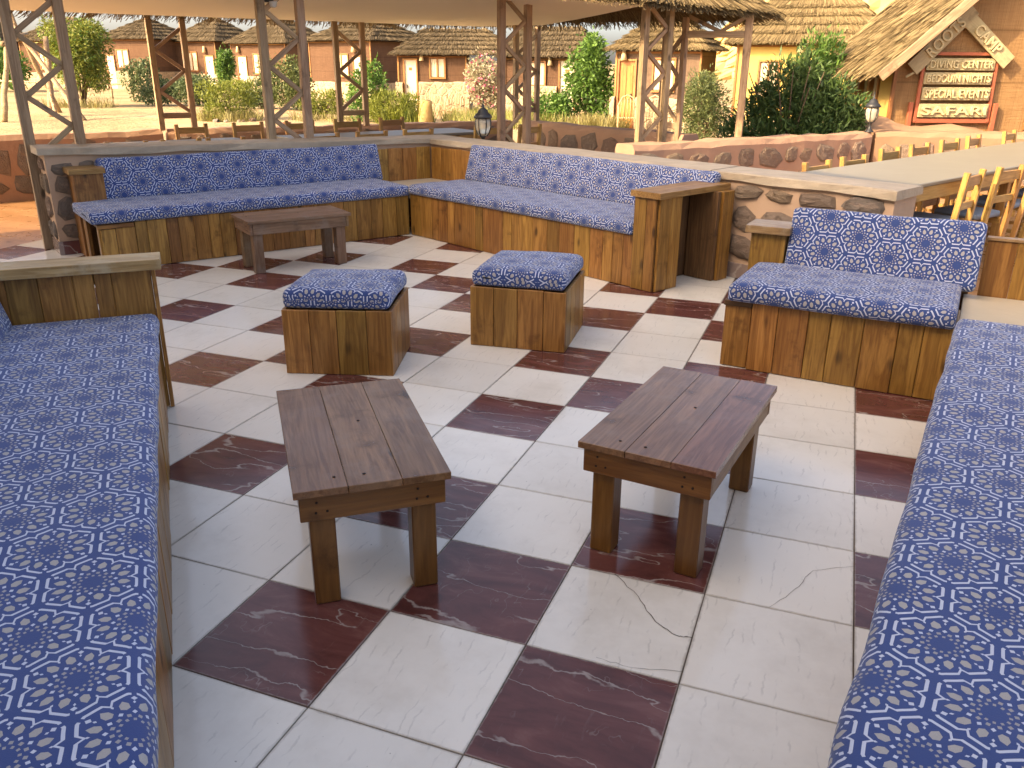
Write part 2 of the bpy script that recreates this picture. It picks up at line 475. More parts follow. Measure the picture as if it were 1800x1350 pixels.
M['seat_blue'] = mat_plain("blue_grey_seat_pad", (0.17, 0.22, 0.29), 0.6, 0.15, 8)
M['table_pale'] = mat_plain("pale_table_top", (0.215, 0.195, 0.150), 0.45, 0.14, 2.0, 0.4, 0.1)
M['bark'] = mat_plain("grey_brown_bark", (0.12, 0.085, 0.055), 0.9, 0.35, 14, 0.1, 0.8)
M['stump'] = mat_plain("pale_stump_wood", (0.42, 0.28, 0.12), 0.85, 0.3, 9, 0.1, 0.8)
M['cliff'] = mat_plain("yellow_cliff_rock", (0.46, 0.33, 0.16), 0.95, 0.35, 0.12, 0.05, 1.0)
M['wire'] = mat_plain("white_cable", (0.5, 0.48, 0.43), 0.6, 0.1)
M['crack'] = mat_plain("crack_dirt", (0.10, 0.075, 0.055), 0.95, 0.3, 30)
M['nail'] = mat_plain("dark_nail_hole", (0.03, 0.018, 0.012), 0.8, 0.2, 30)
M['plaster'] = mat_plain("bounce_plaster", (0.70, 0.62, 0.50), 0.9, 0.1, 2)  # kept pale so the added shade building bounces light onto the terrace
M['lf_yellow'] = mat_leaf("yellow_green_leaf", (0.070, 0.095, 0.018), (0.235, 0.260, 0.055))
M['lf_green'] = mat_leaf("fresh_green_leaf", (0.030, 0.080, 0.018), (0.125, 0.230, 0.050))
M['lf_olive'] = mat_leaf("olive_green_leaf", (0.050, 0.072, 0.026), (0.165, 0.195, 0.075))
M['lf_grey'] = mat_leaf("grey_green_leaf", (0.040, 0.068, 0.030), (0.140, 0.180, 0.085))
M['lf_dark'] = mat_leaf("oleander_leaf", (0.026, 0.058, 0.018), (0.105, 0.175, 0.055), 0.12)
M['lf_dry'] = mat_leaf("dry_grass_blade", (0.13, 0.115, 0.045), (0.33, 0.29, 0.12))
M['flower'] = mat_leaf("pink_bougainvillea", (0.45, 0.085, 0.15), (0.72, 0.24, 0.32), 0.3)
M['lf_pale'] = mat_leaf("pale_bract", (0.22, 0.22, 0.12), (0.48, 0.43, 0.33), 0.3)

# ------------------------------------------------------------------ object helpers
COL = scene.collection
def link(name, me, mat=None, parent=None, mtx=None, kind=None):
    o = bpy.data.objects.new(name, me)
    COL.objects.link(o)
    if me is not None and mat is not None and len(me.materials) == 0:
        me.materials.append(mat)
    if mtx is not None:
        o.matrix_basis = mtx
    if parent is not None:
        o.parent = parent
        o.matrix_parent_inverse = Matrix.Identity(4)
        if mtx is not None:
            o.matrix_basis = mtx
    if kind:
        o['kind'] = kind
    return o
def tag(o, label, cat, group=None):
    o['label'] = label
    o['category'] = cat
    if group:
        o['group'] = group
    return o
def thing(name, label, cat, loc=(0, 0, 0), yaw=0.0, group=None):
    o = bpy.data.objects.new(name, None)
    o.empty_display_size = 0.1
    COL.objects.link(o)
    o.location = loc
    o.rotation_euler = (0, 0, yaw)
    return tag(o, label, cat, group)
def pydata(name, V, F, smooth=False, uv=None):
    me = bpy.data.meshes.new(name)
    me.from_pydata([tuple(v) for v in V], [], [tuple(f) for f in F])
    if smooth:
        me.polygons.foreach_set('use_smooth', [True] * len(me.polygons))
    if uv is not None:
        l = me.uv_layers.new(name="UVMap")
        idx = np.empty(len(me.loops), np.int32)
        me.loops.foreach_get('vertex_index', idx)
        l.data.foreach_set('uv', np.asarray(uv, np.float32)[idx].ravel())
    me.update()
    return me
def quads_mesh(name, P):
    """P: (n,4,3) array of quads"""
    n = len(P)
    me = bpy.data.meshes.new(name)
    me.vertices.add(n * 4)
    me.vertices.foreach_set('co', np.asarray(P, np.float32).ravel())
    me.loops.add(n * 4)
    me.loops.foreach_set('vertex_index', np.arange(n * 4, dtype=np.int32))
    me.polygons.add(n)
    me.polygons.foreach_set('loop_start', np.arange(0, n * 4, 4, dtype=np.int32))
    try:
        me.polygons.foreach_set('loop_total', np.full(n, 4, np.int32))
    except Exception:
        pass
    me.update(calc_edges=True)
    return me
_box = {}
def box_mesh(L, W, T, mat, bev=0.0025):
    key = (round(L, 3), round(W, 3), round(T, 3), mat.name, bev)
    if key not in _box:
        bm = bmesh.new()
        bmesh.ops.create_cube(bm, size=1.0)
        bmesh.ops.scale(bm, vec=(L, W, T), verts=bm.verts)
        if bev > 0:
            bmesh.ops.bevel(bm, geom=bm.edges[:], offset=min(bev, 0.3 * min(L, W, T)), segments=1, affect='EDGES', profile=0.5)
        me = bpy.data.meshes.new("board")
        bm.to_mesh(me)
        bm.free()
        me.materials.append(mat)
        _box[key] = me
    return _box[key]
def board(parent, name, x0, x1, y0, y1, z0, z1, mat, axis='x', tilt=0.0, bev=0.0025):
    """a board in its parent's frame; the grain runs along AXIS"""
    dx, dy, dz = x1 - x0, y1 - y0, z1 - z0
    c = Vector(((x0 + x1) / 2, (y0 + y1) / 2, (z0 + z1) / 2))
    if axis == 'x':
        rot, dims = Matrix.Identity(3), (dx, dy, dz)
    elif axis == 'y':
        rot, dims = Matrix(((0, -1, 0), (1, 0, 0), (0, 0, 1))), (dy, dx, dz)
    else:
        rot, dims = Matrix(((0, 0, -1), (0, 1, 0), (1, 0, 0))), (dz, dy, dx)
    m = Matrix.Translation(c) @ rot.to_4x4()
    if tilt:
        m = m @ Matrix.Rotation(tilt, 4, 'Y')
    return link(name, box_mesh(*dims, mat, bev), None, parent, m)
def beam(parent, name, p, q, w, t, mat, side=None, bev=0.003):
    """a straight piece from p to q, w wide along SIDE, t thick"""
    p, q = Vector(p), Vector(q)
    x = (q - p)
    L = x.length
    x.normalize()
    s = Vector(side) if side is not None else Vector((0, 0, 1))
    z = x.cross(s)
    if z.length < 1e-4:
        z = x.cross(Vector((1, 0, 0)))
    z.normalize()
    y = z.cross(x)
    m = Matrix(((x.x, y.x, z.x, 0), (x.y, y.y, z.y, 0), (x.z, y.z, z.z, 0), (0, 0, 0, 1)))
    m = Matrix.Translation((p + q) / 2) @ m
    return link(name, box_mesh(L, w, t, mat, bev), None, parent, m)
def tube_mesh(pts, radii, seg=8, wob=0.0, rs=None, cap=True):
    """tube through pts with radii; returns V,F"""
    V, F = [], []
    n = len(pts)
    pts = [Vector(p) for p in pts]
    prev = None
    for i in range(n):
        d = (pts[min(i + 1, n - 1)] - pts[max(i - 1, 0)]).normalized()
        ref = Vector((0, 0, 1)) if abs(d.z) < 0.95 else Vector((1, 0, 0))
        if prev is not None:
            a = (prev - d * prev.dot(d)).normalized()
        else:
            a = d.cross(ref).normalized()
        prev = a
        b = d.cross(a)
        for k in range(seg):
            an = 2 * math.pi * k / seg
            rr = radii[i] * (1 + (rs.uniform(-wob, wob) if rs else 0))
            V.append(pts[i] + (a * math.cos(an) + b * math.sin(an)) * rr)
    for i in range(n - 1):
        for k in range(seg):
            k2 = (k + 1) % seg
            F.append((i * seg + k, i * seg + k2, (i + 1) * seg + k2, (i + 1) * seg + k))
    if cap:
        F.append(tuple(range(seg))[::-1])
        F.append(tuple(range((n - 1) * seg, n * seg)))
    return V, F
def tube(parent, name, pts, radii, mat, seg=8, wob=0.0, smooth=True, seed=1):
    if not hasattr(radii, '__len__'):
        radii = [radii] * len(pts)
    V, F = tube_mesh(pts, radii, seg, wob, random.Random(seed))
    return link(name, pydata(name, V, F, smooth), mat, parent)
def join_tubes(parent, name, lst, mat, seg=6):
    V, F = [], []
    for pts, r in lst:
        rr = r if hasattr(r, '__len__') else [r] * len(pts)
        v, f = tube_mesh(pts, rr, seg)
        o = len(V)
        V += v
        F += [tuple(i + o for i in q) for q in f]
    return link(name, pydata(name, V, F, True), mat, parent)
def lathe(parent, name, prof, mat, loc=(0, 0, 0), seg=12, smooth=True, flat=False):
    V, F = [], []
    for r, z in prof:
        for k in range(seg):
            a = 2 * math.pi * k / seg
            V.append((loc[0] + r * math.cos(a), loc[1] + r * math.sin(a), loc[2] + z))
    for i in range(len(prof) - 1):
        for k in range(seg):
            k2 = (k + 1) % seg
            F.append((i * seg + k, i * seg + k2, (i + 1) * seg + k2, (i + 1) * seg + k))
    F.append(tuple(range(seg))[::-1])
    F.append(tuple(range((len(prof) - 1) * seg, len(prof) * seg)))
    return link(name, pydata(name, V, F, smooth), mat, parent)
def prism(parent, name, poly, z0, z1, mat, jitter=0.0, seed=0, kind=None):
    rs = random.Random(seed)
    n = len(poly)
    V = [(x, y, z0) for x, y in poly] + [(x, y, z1 + rs.uniform(-jitter, jitter)) for x, y in poly]
    F = [tuple(range(n))[::-1], tuple(range(n, 2 * n))] + [(i, (i + 1) % n, n + (i + 1) % n, n + i) for i in range(n)]
    me = pydata(name, V, F)
    bm = bmesh.new()
    bm.from_mesh(me)
    bmesh.ops.recalc_face_normals(bm, faces=bm.faces)
    bm.to_mesh(me)
    bm.free()
    return link(name, me, mat, parent, kind=kind)

# ------------------------------------------------------------------ measured lay-out (metres, axes along the floor tiles)
T = 0.45                                   # tile side
L0 = Vector((-2.773, 5.483))               # inner corner of the long corner seat
uA = Vector((-0.543, -0.840)).normalized() # along the far left sofa, away from the corner
nA = Vector((uA.y, -uA.x))                 # behind it
uB = Vector((0.897, -0.440)).normalized()  # along the far right sofa, away from the corner
nB = Vector((-uB.y, uB.x))
def PA(t, off):
    return L0 + uA * t + nA * off
def PB(t, off):
    return L0 + uB * t + nB * off
WC = Vector((-3.085, 6.615))               # corner of the two walls (front faces)

# ------------------------------------------------------------------ ground and floors
def sheet(name, x0, x1, y0, y1, z, mat, n=2, bumpy=0.0):
    xs, ys = np.linspace(x0, x1, n), np.linspace(y0, y1, n)
    rs = np.random.RandomState(3)
    V = [(x, y, z + (rs.uniform(-bumpy, bumpy) if bumpy else 0)) for y in ys for x in xs]
    F = [(j * n + i, j * n + i + 1, (j + 1) * n + i + 1, (j + 1) * n + i) for j in range(n - 1) for i in range(n - 1)]
    return link(name, pydata(name, V, F, True), mat, None, kind='structure')
sheet("ground", -900, 900, -300, 1500, -0.03, M['sand'])
floor = sheet("terrace_floor", -8.6, 3.0, -4.5, 7.5, -0.006, M['grout'])
floor['kind'] = 'structure'
# paving of the dining area beyond the wall
me_ = [(-9.4, 3.2), (-5.75, 3.0), tuple(PA(3.02, 1.3)), tuple(PA(-0.36, 1.3)), tuple(WC + (nA + nB) * 0.3), tuple(PB(4.4, 1.2)), (9, 4), (9, 14), (1.7, 11.0), (-0.8, 9.1), (-3.6, 10.9), (-5.5, 9.0), (-7.3, 7.0), (-9.2, 4.6)]
prism(None, "dining_pavement", me_, -0.02, -0.002, M['terracotta'], kind='structure')
tile_me = {}
for k, mname in (('w', 'white_tile'), ('d', 'dark_tile')):
    tile_me[k] = box_mesh(T - 0.0035, T - 0.0035, 0.012, M[mname], 0.0012)
rs_t = random.Random(11)
for i in range(-13, 4):
    for j in range(-3, 14):
        dark = (i % 2 and j % 2) or (i % 4 == 0 and j % 4 == 0)
        c = Vector(((i + 0.5) * T, (j + 0.5) * T))
        rel = c - WC
        if rel.dot(nB) > -0.15 and c.x > -3.0:
            continue
        if rel.dot(nA) > -0.15 and (c - PA(3.2, 0.9)).dot(uA) < -0.3:
            continue
        if (i, j) in ((-13, 13),):
            continue
        dz = rs_t.uniform(-0.0006, 0.0006)
        m = Matrix.Translation((c.x, c.y, -0.006 + dz)) @ Matrix.Rotation(rs_t.uniform(-0.004, 0.004), 4, 'Z') @ Matrix.Rotation(rs_t.choice((0, math.pi)), 4, 'Z') @ Matrix.Rotation(rs_t.uniform(-0.0012, 0.0012), 4, 'X')
        link("tile", tile_me['d' if dark else 'w'], None, floor, m)
def crack(pts, w):
    rs = random.Random(len(pts))
    P = []
    for a, b in zip(pts[:-1], pts[1:]):
        n = 5
        for k in range(n):
            f = k / n
            P.append(Vector((a[0] + (b[0] - a[0]) * f + rs.uniform(-.004, .004), a[1] + (b[1] - a[1]) * f + rs.uniform(-.004, .004))))
    P.append(Vector(pts[-1]))
    V, F = [], []
    for k, p in enumerate(P):
        d = (P[min(k + 1, len(P) - 1)] - P[max(0, k - 1)]).normalized()
        s = Vector((-d.y, d.x)) * w * rs.uniform(0.5, 1.3)
        V += [(p.x + s.x, p.y + s.y, 0.0013), (p.x - s.x, p.y - s.y, 0.0013)]
    F = [(2 * k, 2 * k + 1, 2 * k + 3, 2 * k + 2) for k in range(len(P) - 1)]
    link("crack", pydata("crack", V, F), M['crack'], floor)
crack([(0.60, 0.45), (0.70, 0.36), (0.78, 0.25), (0.86, 0.20), (0.90, 0.21)], 0.0015)
crack([(1.35, 0.80), (1.22, 0.72), (1.17, 0.58), (1.10, 0.45)], 0.0006)
crack([(0.66, 0.02), (0.76, 0.015), (0.90, 0.05)], 0.0006)

# ------------------------------------------------------------------ unseen building, added toward the sun only to shade the terrace
Sd = Vector((SUN_H.x, SUN_H.y))
Sp = Vector((Sd.y, -Sd.x))
bo = Sd * -3.6
bld = thing("added_shade_building", "tall plastered block out of view, added to shade the terrace from the sun", "shade block", (bo.x, bo.y, 0), math.atan2(-Sp.y, -Sp.x))
BH = 5.95
board(bld, "wall", -11.5, 7.6, 0, 6, 0, BH, M['plaster'], bev=0.02)
board(bld, "roof", -11.6, 7.7, -0.06, 6.1, BH, BH + 0.12, M['thatch_base'], bev=0.02)
for xx in (-8.0, -4.0, 0.5, 4.2):
    board(bld, "doorway", xx, xx + 1.5, -0.03, -0.004, 0, 2.3, M['pine_inner'], 'z')
    board(bld, "shutter", xx + 0.1, xx + 1.3, -0.03, -0.004, 3.6, 4.9, M['pine_inner'], 'z')

# ------------------------------------------------------------------ stones and walls
stone_var = []
def make_stones():
    for s in range(12):
        rs = random.Random(100 + s)
        n = rs.randint(8, 10)
        ang = sorted(2 * math.pi * (k + rs.uniform(-0.3, 0.3)) / n for k in range(n))
        rad = [rs.uniform(0.82, 1.12) for _ in range(n)]
        V = []
        for f, d in ((1.0, -0.6), (0.97, 0.25), (0.80, 0.75), (0.40, 1.0)):
            for a, r in zip(ang, rad):
                c, s_ = math.cos(a), math.sin(a)
                q = max(abs(c), abs(s_)) ** -0.55
                V.append((c * r * f * 0.5 * q, (d + rs.uniform(-0.22, 0.22)) * -0.5, s_ * r * f * 0.5 * q))
        V.append((0, -0.48 + rs.uniform(-0.06, 0.06), 0))
        F = []
        for k in range(3):
            for i in range(n):
                F.append((k * n + i, k * n + (i + 1) % n, (k + 1) * n + (i + 1) % n, (k + 1) * n + i))
        for i in range(n):
            F.append((3 * n + i, 3 * n + (i + 1) % n, 4 * n))
        me = pydata("stone", V, F, False)
        me.materials.append(M['stone'])
        stone_var.append(me)
make_stones()
def stones_on(parent, x0, x1, z0, z1, size, yface, seed, proud=0.025, ratio=1.25, flip=False, gap=0.93):
    """rubble set in a wall face: face lies at y = yface in the parent's frame, looking to -y (or +y)"""
    rs = random.Random(seed)
    z = z0
    while z < z1 - size * 0.4:
        h = min(size * rs.uniform(0.75, 1.25), z1 - z)
        if z1 - z - h < size * 0.45:
            h = z1 - z
        x = x0 - rs.uniform(0, size * 0.4)
        while x < x1:
            w = size * ratio * rs.uniform(0.6, 1.45)
            a, b = max(x, x0), min(x + w, x1)
            if b - a > size * 0.35:
                hh = h * rs.uniform(0.78, 1.08)
                c = Vector(((a + b) / 2, yface, z + h / 2 + rs.uniform(-.06, .06) * h))
                m = Matrix.Translation(c) @ Matrix.Rotation(math.pi if flip else 0, 4, 'Z') @ Matrix.Rotation(rs.uniform(-.3, .3), 4, 'Y') @ Matrix.Diagonal(((b - a) * gap, proud * 2 * rs.uniform(0.6, 1.2), hh * gap, 1))
                link("stone", stone_var[rs.randrange(12)], None, parent, m)
            x += w
        z += h

def slab_strip(parent, name, x0, x1, y0, y1, z0a, z0b, th, mat, seg=10, seed=0, wob=0.010):
    """coping with slightly uneven edges; top height runs from z0a to z0b"""
    rs = random.Random(seed)
    V, F = [], []
    for k in range(seg + 1):
        f = k / seg
        x = x0 + (x1 - x0) * f
        z = z0a + (z0b - z0a) * f
        w = lambda: rs.uniform(-wob, wob)
        V += [(x, y0 + w(), z - th + w()), (x, y0 + w() * 0.6, z - 0.008), (x, y0 + 0.012 + w() * 0.5, z + w() * 0.4), (x, y1 - 0.012, z + w() * 0.4), (x, y1 + w(), z - 0.01), (x, y1 + w(), z - th)]
    for k in range(seg):
        for i in range(6):
            F.append((k * 6 + i, (k + 1) * 6 + i, (k + 1) * 6 + (i + 1) % 6, k * 6 + (i + 1) % 6))
    F += [tuple(range(6)), tuple(range(seg * 6, seg * 6 + 6))[::-1]]
    me = pydata(name, V, F)
    bm = bmesh.new(); bm.from_mesh(me)
    bmesh.ops.recalc_face_normals(bm, faces=bm.faces)
    bm.to_mesh(me); bm.free()
    return link(name, me, mat, parent)

yawA = math.atan2(-uA.y, -uA.x)
yawB = math.atan2(uB.y, uB.x)
# wall behind the far left sofa
oA = PA(2.98, 0.88)
wallA = thing("stone_wall", "low rubble wall with pale coping running behind the long sofa at the far left", "wall", (oA.x, oA.y, 0), yawA)
lenA = (WC - oA).length
V = [(0, 0, 0), (lenA + .34, 0, 0), (lenA + .34, .34, 0), (0, .34, 0), (0, 0, .845), (lenA + .34, 0, .765), (lenA + .34, .34, .765), (0, .34, .845)]
Fx = [(3, 2, 1, 0), (4, 5, 6, 7), (0, 1, 5, 4), (1, 2, 6, 5), (2, 3, 7, 6), (3, 0, 4, 7)]
link("core", pydata("core", V, Fx), M['mortar_pale'], wallA)
slab_strip(wallA, "coping", -0.05, lenA + 0.36, -0.035, 0.37, 0.905, 0.822, 0.062, M['cap_stone'], 14, 5)
stones_on(wallA, 0.02, 0.5, 0.13, 0.78, 0.19, 0.0, 21, 0.03)
wa_end = Matrix.Rotation(-math.pi / 2, 4, 'Z')
rs_ = random.Random(4)
for zc, yc, sx, sz in ((0.2, .1, .17, .16), (0.2, .26, .13, .15), (.40, .17, .24, .2), (.60, .09, .15, .17), (.60, .26, .15, .18), (.76, .18, .22, .11)):
    link("stone", stone_var[rs_.randrange(12)], None, wallA, Matrix.Translation((0.0, yc, zc)) @ Matrix.Rotation(-math.pi / 2, 4, 'Z') @ Matrix.Diagonal((sx, .05, sz, 1)))
board(wallA, "skirting", -0.014, 0.5, -0.014, 0.354, 0.0, 0.115, M['skirt'])
# wall behind the far right sofa
wallB = thing("stone_wall", "low rubble wall with pale coping from the corner past the far right sofa", "wall", (WC.x, WC.y, 0), yawB)
oBt = (WC - L0).dot(uB)
lenB = 4.32 - oBt
V = [(0, 0, 0), (lenB, 0, 0), (lenB, .34, 0), (0.1, .34, 0), (0, 0, .765), (lenB, 0, .765), (lenB, .34, .765), (0.1, .34, .765)]
link("core", pydata("core", V, Fx), M['mortar_pale'], wallB)
slab_strip(wallB, "coping", 0.012, 1.63, -0.03, 0.37, 0.822, 0.822, 0.06, M['cap_stone'], 8, 6)
slab_strip(wallB, "coping", 1.645, 3.63, -0.035, 0.375, 0.824, 0.818, 0.06, M['cap_stone'], 9, 8)
slab_strip(wallB, "coping", 3.645, lenB + 0.02, -0.03, 0.38, 0.818, 0.815, 0.06, M['cap_stone'], 6, 9)
stones_on(wallB, 3.05 - oBt, lenB - 0.03, 0.13, 0.745, 0.215, 0.0, 33, 0.042, 1.2)
board(wallB, "skirting", 3.02 - oBt, lenB + 0.012, -0.014, 0.02, 0.0, 0.12, M['skirt'])

# ------------------------------------------------------------------ cushions
def cushion_mesh(name, L, D, H, r=0.035, puff=0.012, seed=0, nx=40, front_round=None):
    """rounded slab: x 0..L, y 0..D, z 0..H ; uv in metres"""
    rs = np.random.RandomState(seed)
    prof = []
    def arc(cx, cz, rr, a0, a1, n):
        for k in range(n + 1):
            a = a0 + (a1 - a0) * k / n
            prof.append((cx + rr * math.cos(a), cz + rr * math.sin(a)))
    r = min(r, H * 0.48)
    nD = max(4, int(D / 0.06))
    # start at back bottom, go along bottom to front, up, across top to the back, down
    for k in range(nD + 1):
        prof.append((D - r - (D - 2 * r) * k / nD, 0.0))
    arc(r, r, r, -math.pi / 2, -math.pi, 4)
    arc(r, H - r, r, math.pi, math.pi / 2, 4)
    for k in range(1, nD):
        prof.append((r + (D - 2 * r) * k / nD, H))
    arc(D - r, H - r, r, math.pi / 2, 0, 4)
    arc(D - r, r, r, 0, -math.pi / 2, 4)
    P = [prof[0]]
    for q in prof[1:]:
        if math.hypot(q[0] - P[-1][0], q[1] - P[-1][1]) > 1e-5:
            P.append(q)
    P = np.array(P)
    seg = np.hypot(*(np.diff(P, axis=0).T))
    arcl = np.concatenate([[0], np.cumsum(seg)])
    n = len(P)
    st = []
    re = 0.030
    for k in range(5):
        a = math.pi / 2 * (1 - k / 4)
        st.append((re - re * math.sin(a), re * (1 - math.cos(a))))
    xs = [(-0.0, H * 0.5)] + [(x, ins) for x, ins in st]
    for k in range(1, nx):
        xs.append((re + (L - 2 * re) * k / nx, 0.0))
    xs += [(L - x, ins) for x, ins in reversed(st)] + [(L, H * 0.5)]
    nzx = len(xs)
    wn_ = rs.uniform(-1, 1, (8, 4))
    V, UV = [], []
    u = 0.0
    px_ = None
    for si, (x, ins) in enumerate(xs):
        if px_ is not None:
            u += math.hypot(x - px_[0], ins - px_[1])
        px_ = (x, ins)
        for (y, z), s in zip(P, arcl):
            fy = min(max(y, ins), D - ins) if D > 2 * ins else D / 2
            fz = min(max(z, ins), H - ins)
            tx, ty = x / L, y / D
            pz = 0.0
            if z > H * 0.5:
                pz = puff * (1 - (2 * ty - 1) ** 4) * (1 - (2 * tx - 1) ** 8)
                for a in (wn_ if ins == 0 else ()):
                    pz += 0.0024 * a[3] * math.sin(5 * a[0] * x * 2 + 6 * a[1] * y * 2 + 6 * a[2]) + 0.0007 * a[2] * math.sin(31 * a[0] * x + 44 * a[1] * y)
            yy = 0.0
            if y < D * 0.2 and ins == 0:
                for a in wn_[:5]:
                    yy += 0.0022 * a[3] * math.sin(8 * a[0] * x * 2 + 20 * a[1] * z + 5 * a[2])
            V.append((x, fy + yy, fz + pz))
            UV.append((u, s))
    F = []
    for a in range(nzx - 1):
        for b in range(n - 1):
            F.append((a * n + b, a * n + b + 1, (a + 1) * n + b + 1, (a + 1) * n + b))
    F.append(tuple(range(n)))
    F.append(tuple(range((nzx - 1) * n, nzx * n))[::-1])
    me = pydata(name, V, F, True, UV)
    bm = bmesh.new(); bm.from_mesh(me)
    bmesh.ops.recalc_face_normals(bm, faces=bm.faces)
    bm.to_mesh(me); bm.free()
    me.polygons.foreach_set('use_smooth', [True] * len(me.polygons))
    me.materials.append(M['fabric'])
    return me
def cushion(name, label, o2, yawz, x0, x1, y, z, D, H, tilt=0.0, seed=0, r=0.035, puff=0.012, skew=0.0, group=None):
    me = cushion_mesh(name, x1 - x0, D, H, r, puff, seed, max(14, int((x1 - x0) / 0.07)))
    m = Matrix.Translation((o2[0], o2[1], 0)) @ Matrix.Rotation(yawz, 4, 'Z') @ Matrix.Translation((x0, y, z)) @ Matrix.Rotation(skew, 4, 'Z') @ Matrix.Rotation(tilt, 4, 'X')
    o = link(name, me, None, None, m)
    return tag(o, label, "cushion", group)

# ------------------------------------------------------------------ sofas
def planks(parent, x0, x1, y0, y1, z0, z1, mat, wmin, wmax, seed, name="plank", along='x', gap=0.0030, top_jit=0.003):
    rs = random.Random(seed)
    x = x0
    while x < x1 - 1e-4:
        w = rs.choice((wmin, (wmin + wmax) / 2, wmax)) * rs.uniform(0.96, 1.04)
        w = round(w, 3)
        if x1 - x - w < wmin * 0.5:
            w = x1 - x
        j = rs.uniform(-0.0025, 0.0025)
        zt = z1 + rs.uniform(-top_jit, top_jit)
        if along == 'x':
            board(parent, name, x + gap / 2, x + w - gap / 2, y0 + j, y1 + j, z0, zt, mat, 'z')
        else:
            board(parent, name, y0 + j, y1 + j, x + gap / 2, x + w - gap / 2, z0, zt, mat, 'z')
        x += w
pine = M['pine']
# far left sofa
oSA = PA(2.80, 0.0)
sofaA = thing("corner_sofa", "long plank sofa bench along the far left wall, behind the greyed coffee table", "sofa", (oSA.x, oSA.y, 0), yawA)
planks(sofaA, 0.0, 0.26, 0.0, 0.022, 0.004, 0.335, pine, 0.11, 0.13, 1)
planks(sofaA, 0.26, 2.79, 0.0, 0.022, 0.004, 0.378, pine, 0.095, 0.15, 2)
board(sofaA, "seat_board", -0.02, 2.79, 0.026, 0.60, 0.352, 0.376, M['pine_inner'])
board(sofaA, "seat_board", -0.02, 0.255, -0.012, 0.024, 0.340, 0.372, pine)
board(sofaA, "side_post", -0.015, 0.015, 0.48, 0.60, 0.004, 0.350, pine, 'z')
board(sofaA, "side_post", -0.012, 0.012, 0.026, 0.085, 0.004, 0.338, pine, 'z')
board(sofaA, "inner_panel", 0.10, 0.12, 0.10, 0.60, 0.004, 0.350, M['pine_inner'], 'z')
board(sofaA, "arm_box", -0.03, 0.205, 0.62, 0.86, 0.004, 0.70, pine, 'z')
board(sofaA, "arm_cap", -0.06, 0.222, 0.595, 0.872, 0.70, 0.745, M['arm_cap'])
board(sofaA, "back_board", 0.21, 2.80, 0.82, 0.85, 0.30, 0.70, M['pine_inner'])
cushion("seat_cushion", "long patterned seat cushion on the far left sofa, behind the greyed coffee table", oSA, yawA, -0.07, 2.79, -0.035, 0.380, 0.70, 0.098, 0, 1)
cushion("back_cushion", "long patterned back cushion leaning on the far left wall", oSA, yawA, 0.19, 2.88, 0.66, 0.455, 0.115, 0.375, -0.30, 2, 0.045, 0.0)
# far right sofa
oSB = PB(0, 0)
sofaB = thing("corner_sofa", "long plank sofa bench with open armrest along the far right wall", "sofa", (oSB.x, oSB.y, 0), yawB)
planks(sofaB, 0.012, 2.80, 0.0, 0.022, 0.004, 0.398, pine, 0.10, 0.17, 5)
board(sofaB, "seat_board", 0.012, 2.80, 0.026, 0.60, 0.370, 0.394, M['pine_inner'])
planks(sofaB, 2.803, 3.005, -0.012, 0.010, 0.004, 0.69, pine, 0.10, 0.11, 6)
planks(sofaB, 0.012, 0.27, 3.005, 3.027, 0.004, 0.69, pine, 0.12, 0.14, 7, along='y')
board(sofaB, "arm_panel", 2.803, 2.825, 0.012, 0.80, 0.004, 0.69, M['pine_inner'], 'z')
board(sofaB, "arm_panel", 2.84, 3.10, 0.62, 0.66, 0.004, 0.69, M['pine_inner'], 'z')
board(sofaB, "side_post", 3.005, 3.125, 0.662, 0.80, 0.004, 0.69, pine, 'z')
board(sofaB, "arm_cap", 2.78, 3.055, -0.035, 0.845, 0.69, 0.735, M['arm_cap'], 'y')
board(sofaB, "back_board", 0.05, 2.80, 0.82, 0.85, 0.30, 0.70, M['pine_inner'])
cushion("seat_cushion", "long patterned seat cushion on the far right sofa with the open armrest", oSB, yawB, 0.03, 2.80, -0.035, 0.398, 0.70, 0.092, 0, 3)
cushion("back_cushion", "long patterned back cushion leaning on the wall of the far right sofa", oSB, yawB, 0.02, 2.96, 0.665, 0.465, 0.11, 0.375, -0.28, 4, 0.045, 0.0)
board(sofaA, "inner_panel", 0.13, 2.78, 0.027, 0.047, 0.004, 0.350, M['pine_inner'])  # dark backing added so no light slits show between the planks
board(sofaB, "inner_panel", 0.03, 2.79, 0.027, 0.047, 0.004, 0.368, M['pine_inner'])  # same added backing, blocks light through the plank gaps
# corner between them
cor = thing("corner_table", "cream topped corner seat between the two long sofas with plank back", "corner seat", (0, 0, 0))
prism(cor, "top", [tuple(L0 + (nA + nB) * 0.03), tuple(L0 + nA * 0.86 + uA * -0.02), tuple(WC - (nA + nB) * 0.028), tuple(L0 + nB * 0.86 + uB * -0.02)][::-1], 0.34, 0.405, M['cream_top'])
ca = thing("tmp", "x", "x")
bpy.data.objects.remove(ca)
def wall_planks(parent, a, b, off_n, z0, z1, mat, n, name="plank"):
    a, b = Vector(a), Vector(b)
    d = (b - a) / n
    for k in range(n):
        p, q = a + d * k, a + d * (k + 1)
        m = (p + q) / 2
        beam(parent, name, (m.x, m.y, z0), (m.x, m.y, z1 + random.uniform(-.004, .004)), d.length - 0.003, 0.022, mat, side=(d.x, d.y, 0))
wall_planks(cor, L0 + nA * 0.862 + uA * 0.10, WC - nA * 0.018 - nB * 0.03, 0, 0.405, 0.742, pine, 5)
wall_planks(cor, WC - nB * 0.018 - nA * 0.045, L0 + nB * 0.862 + uB * 0.10, 0, 0.405, 0.742, pine, 5)
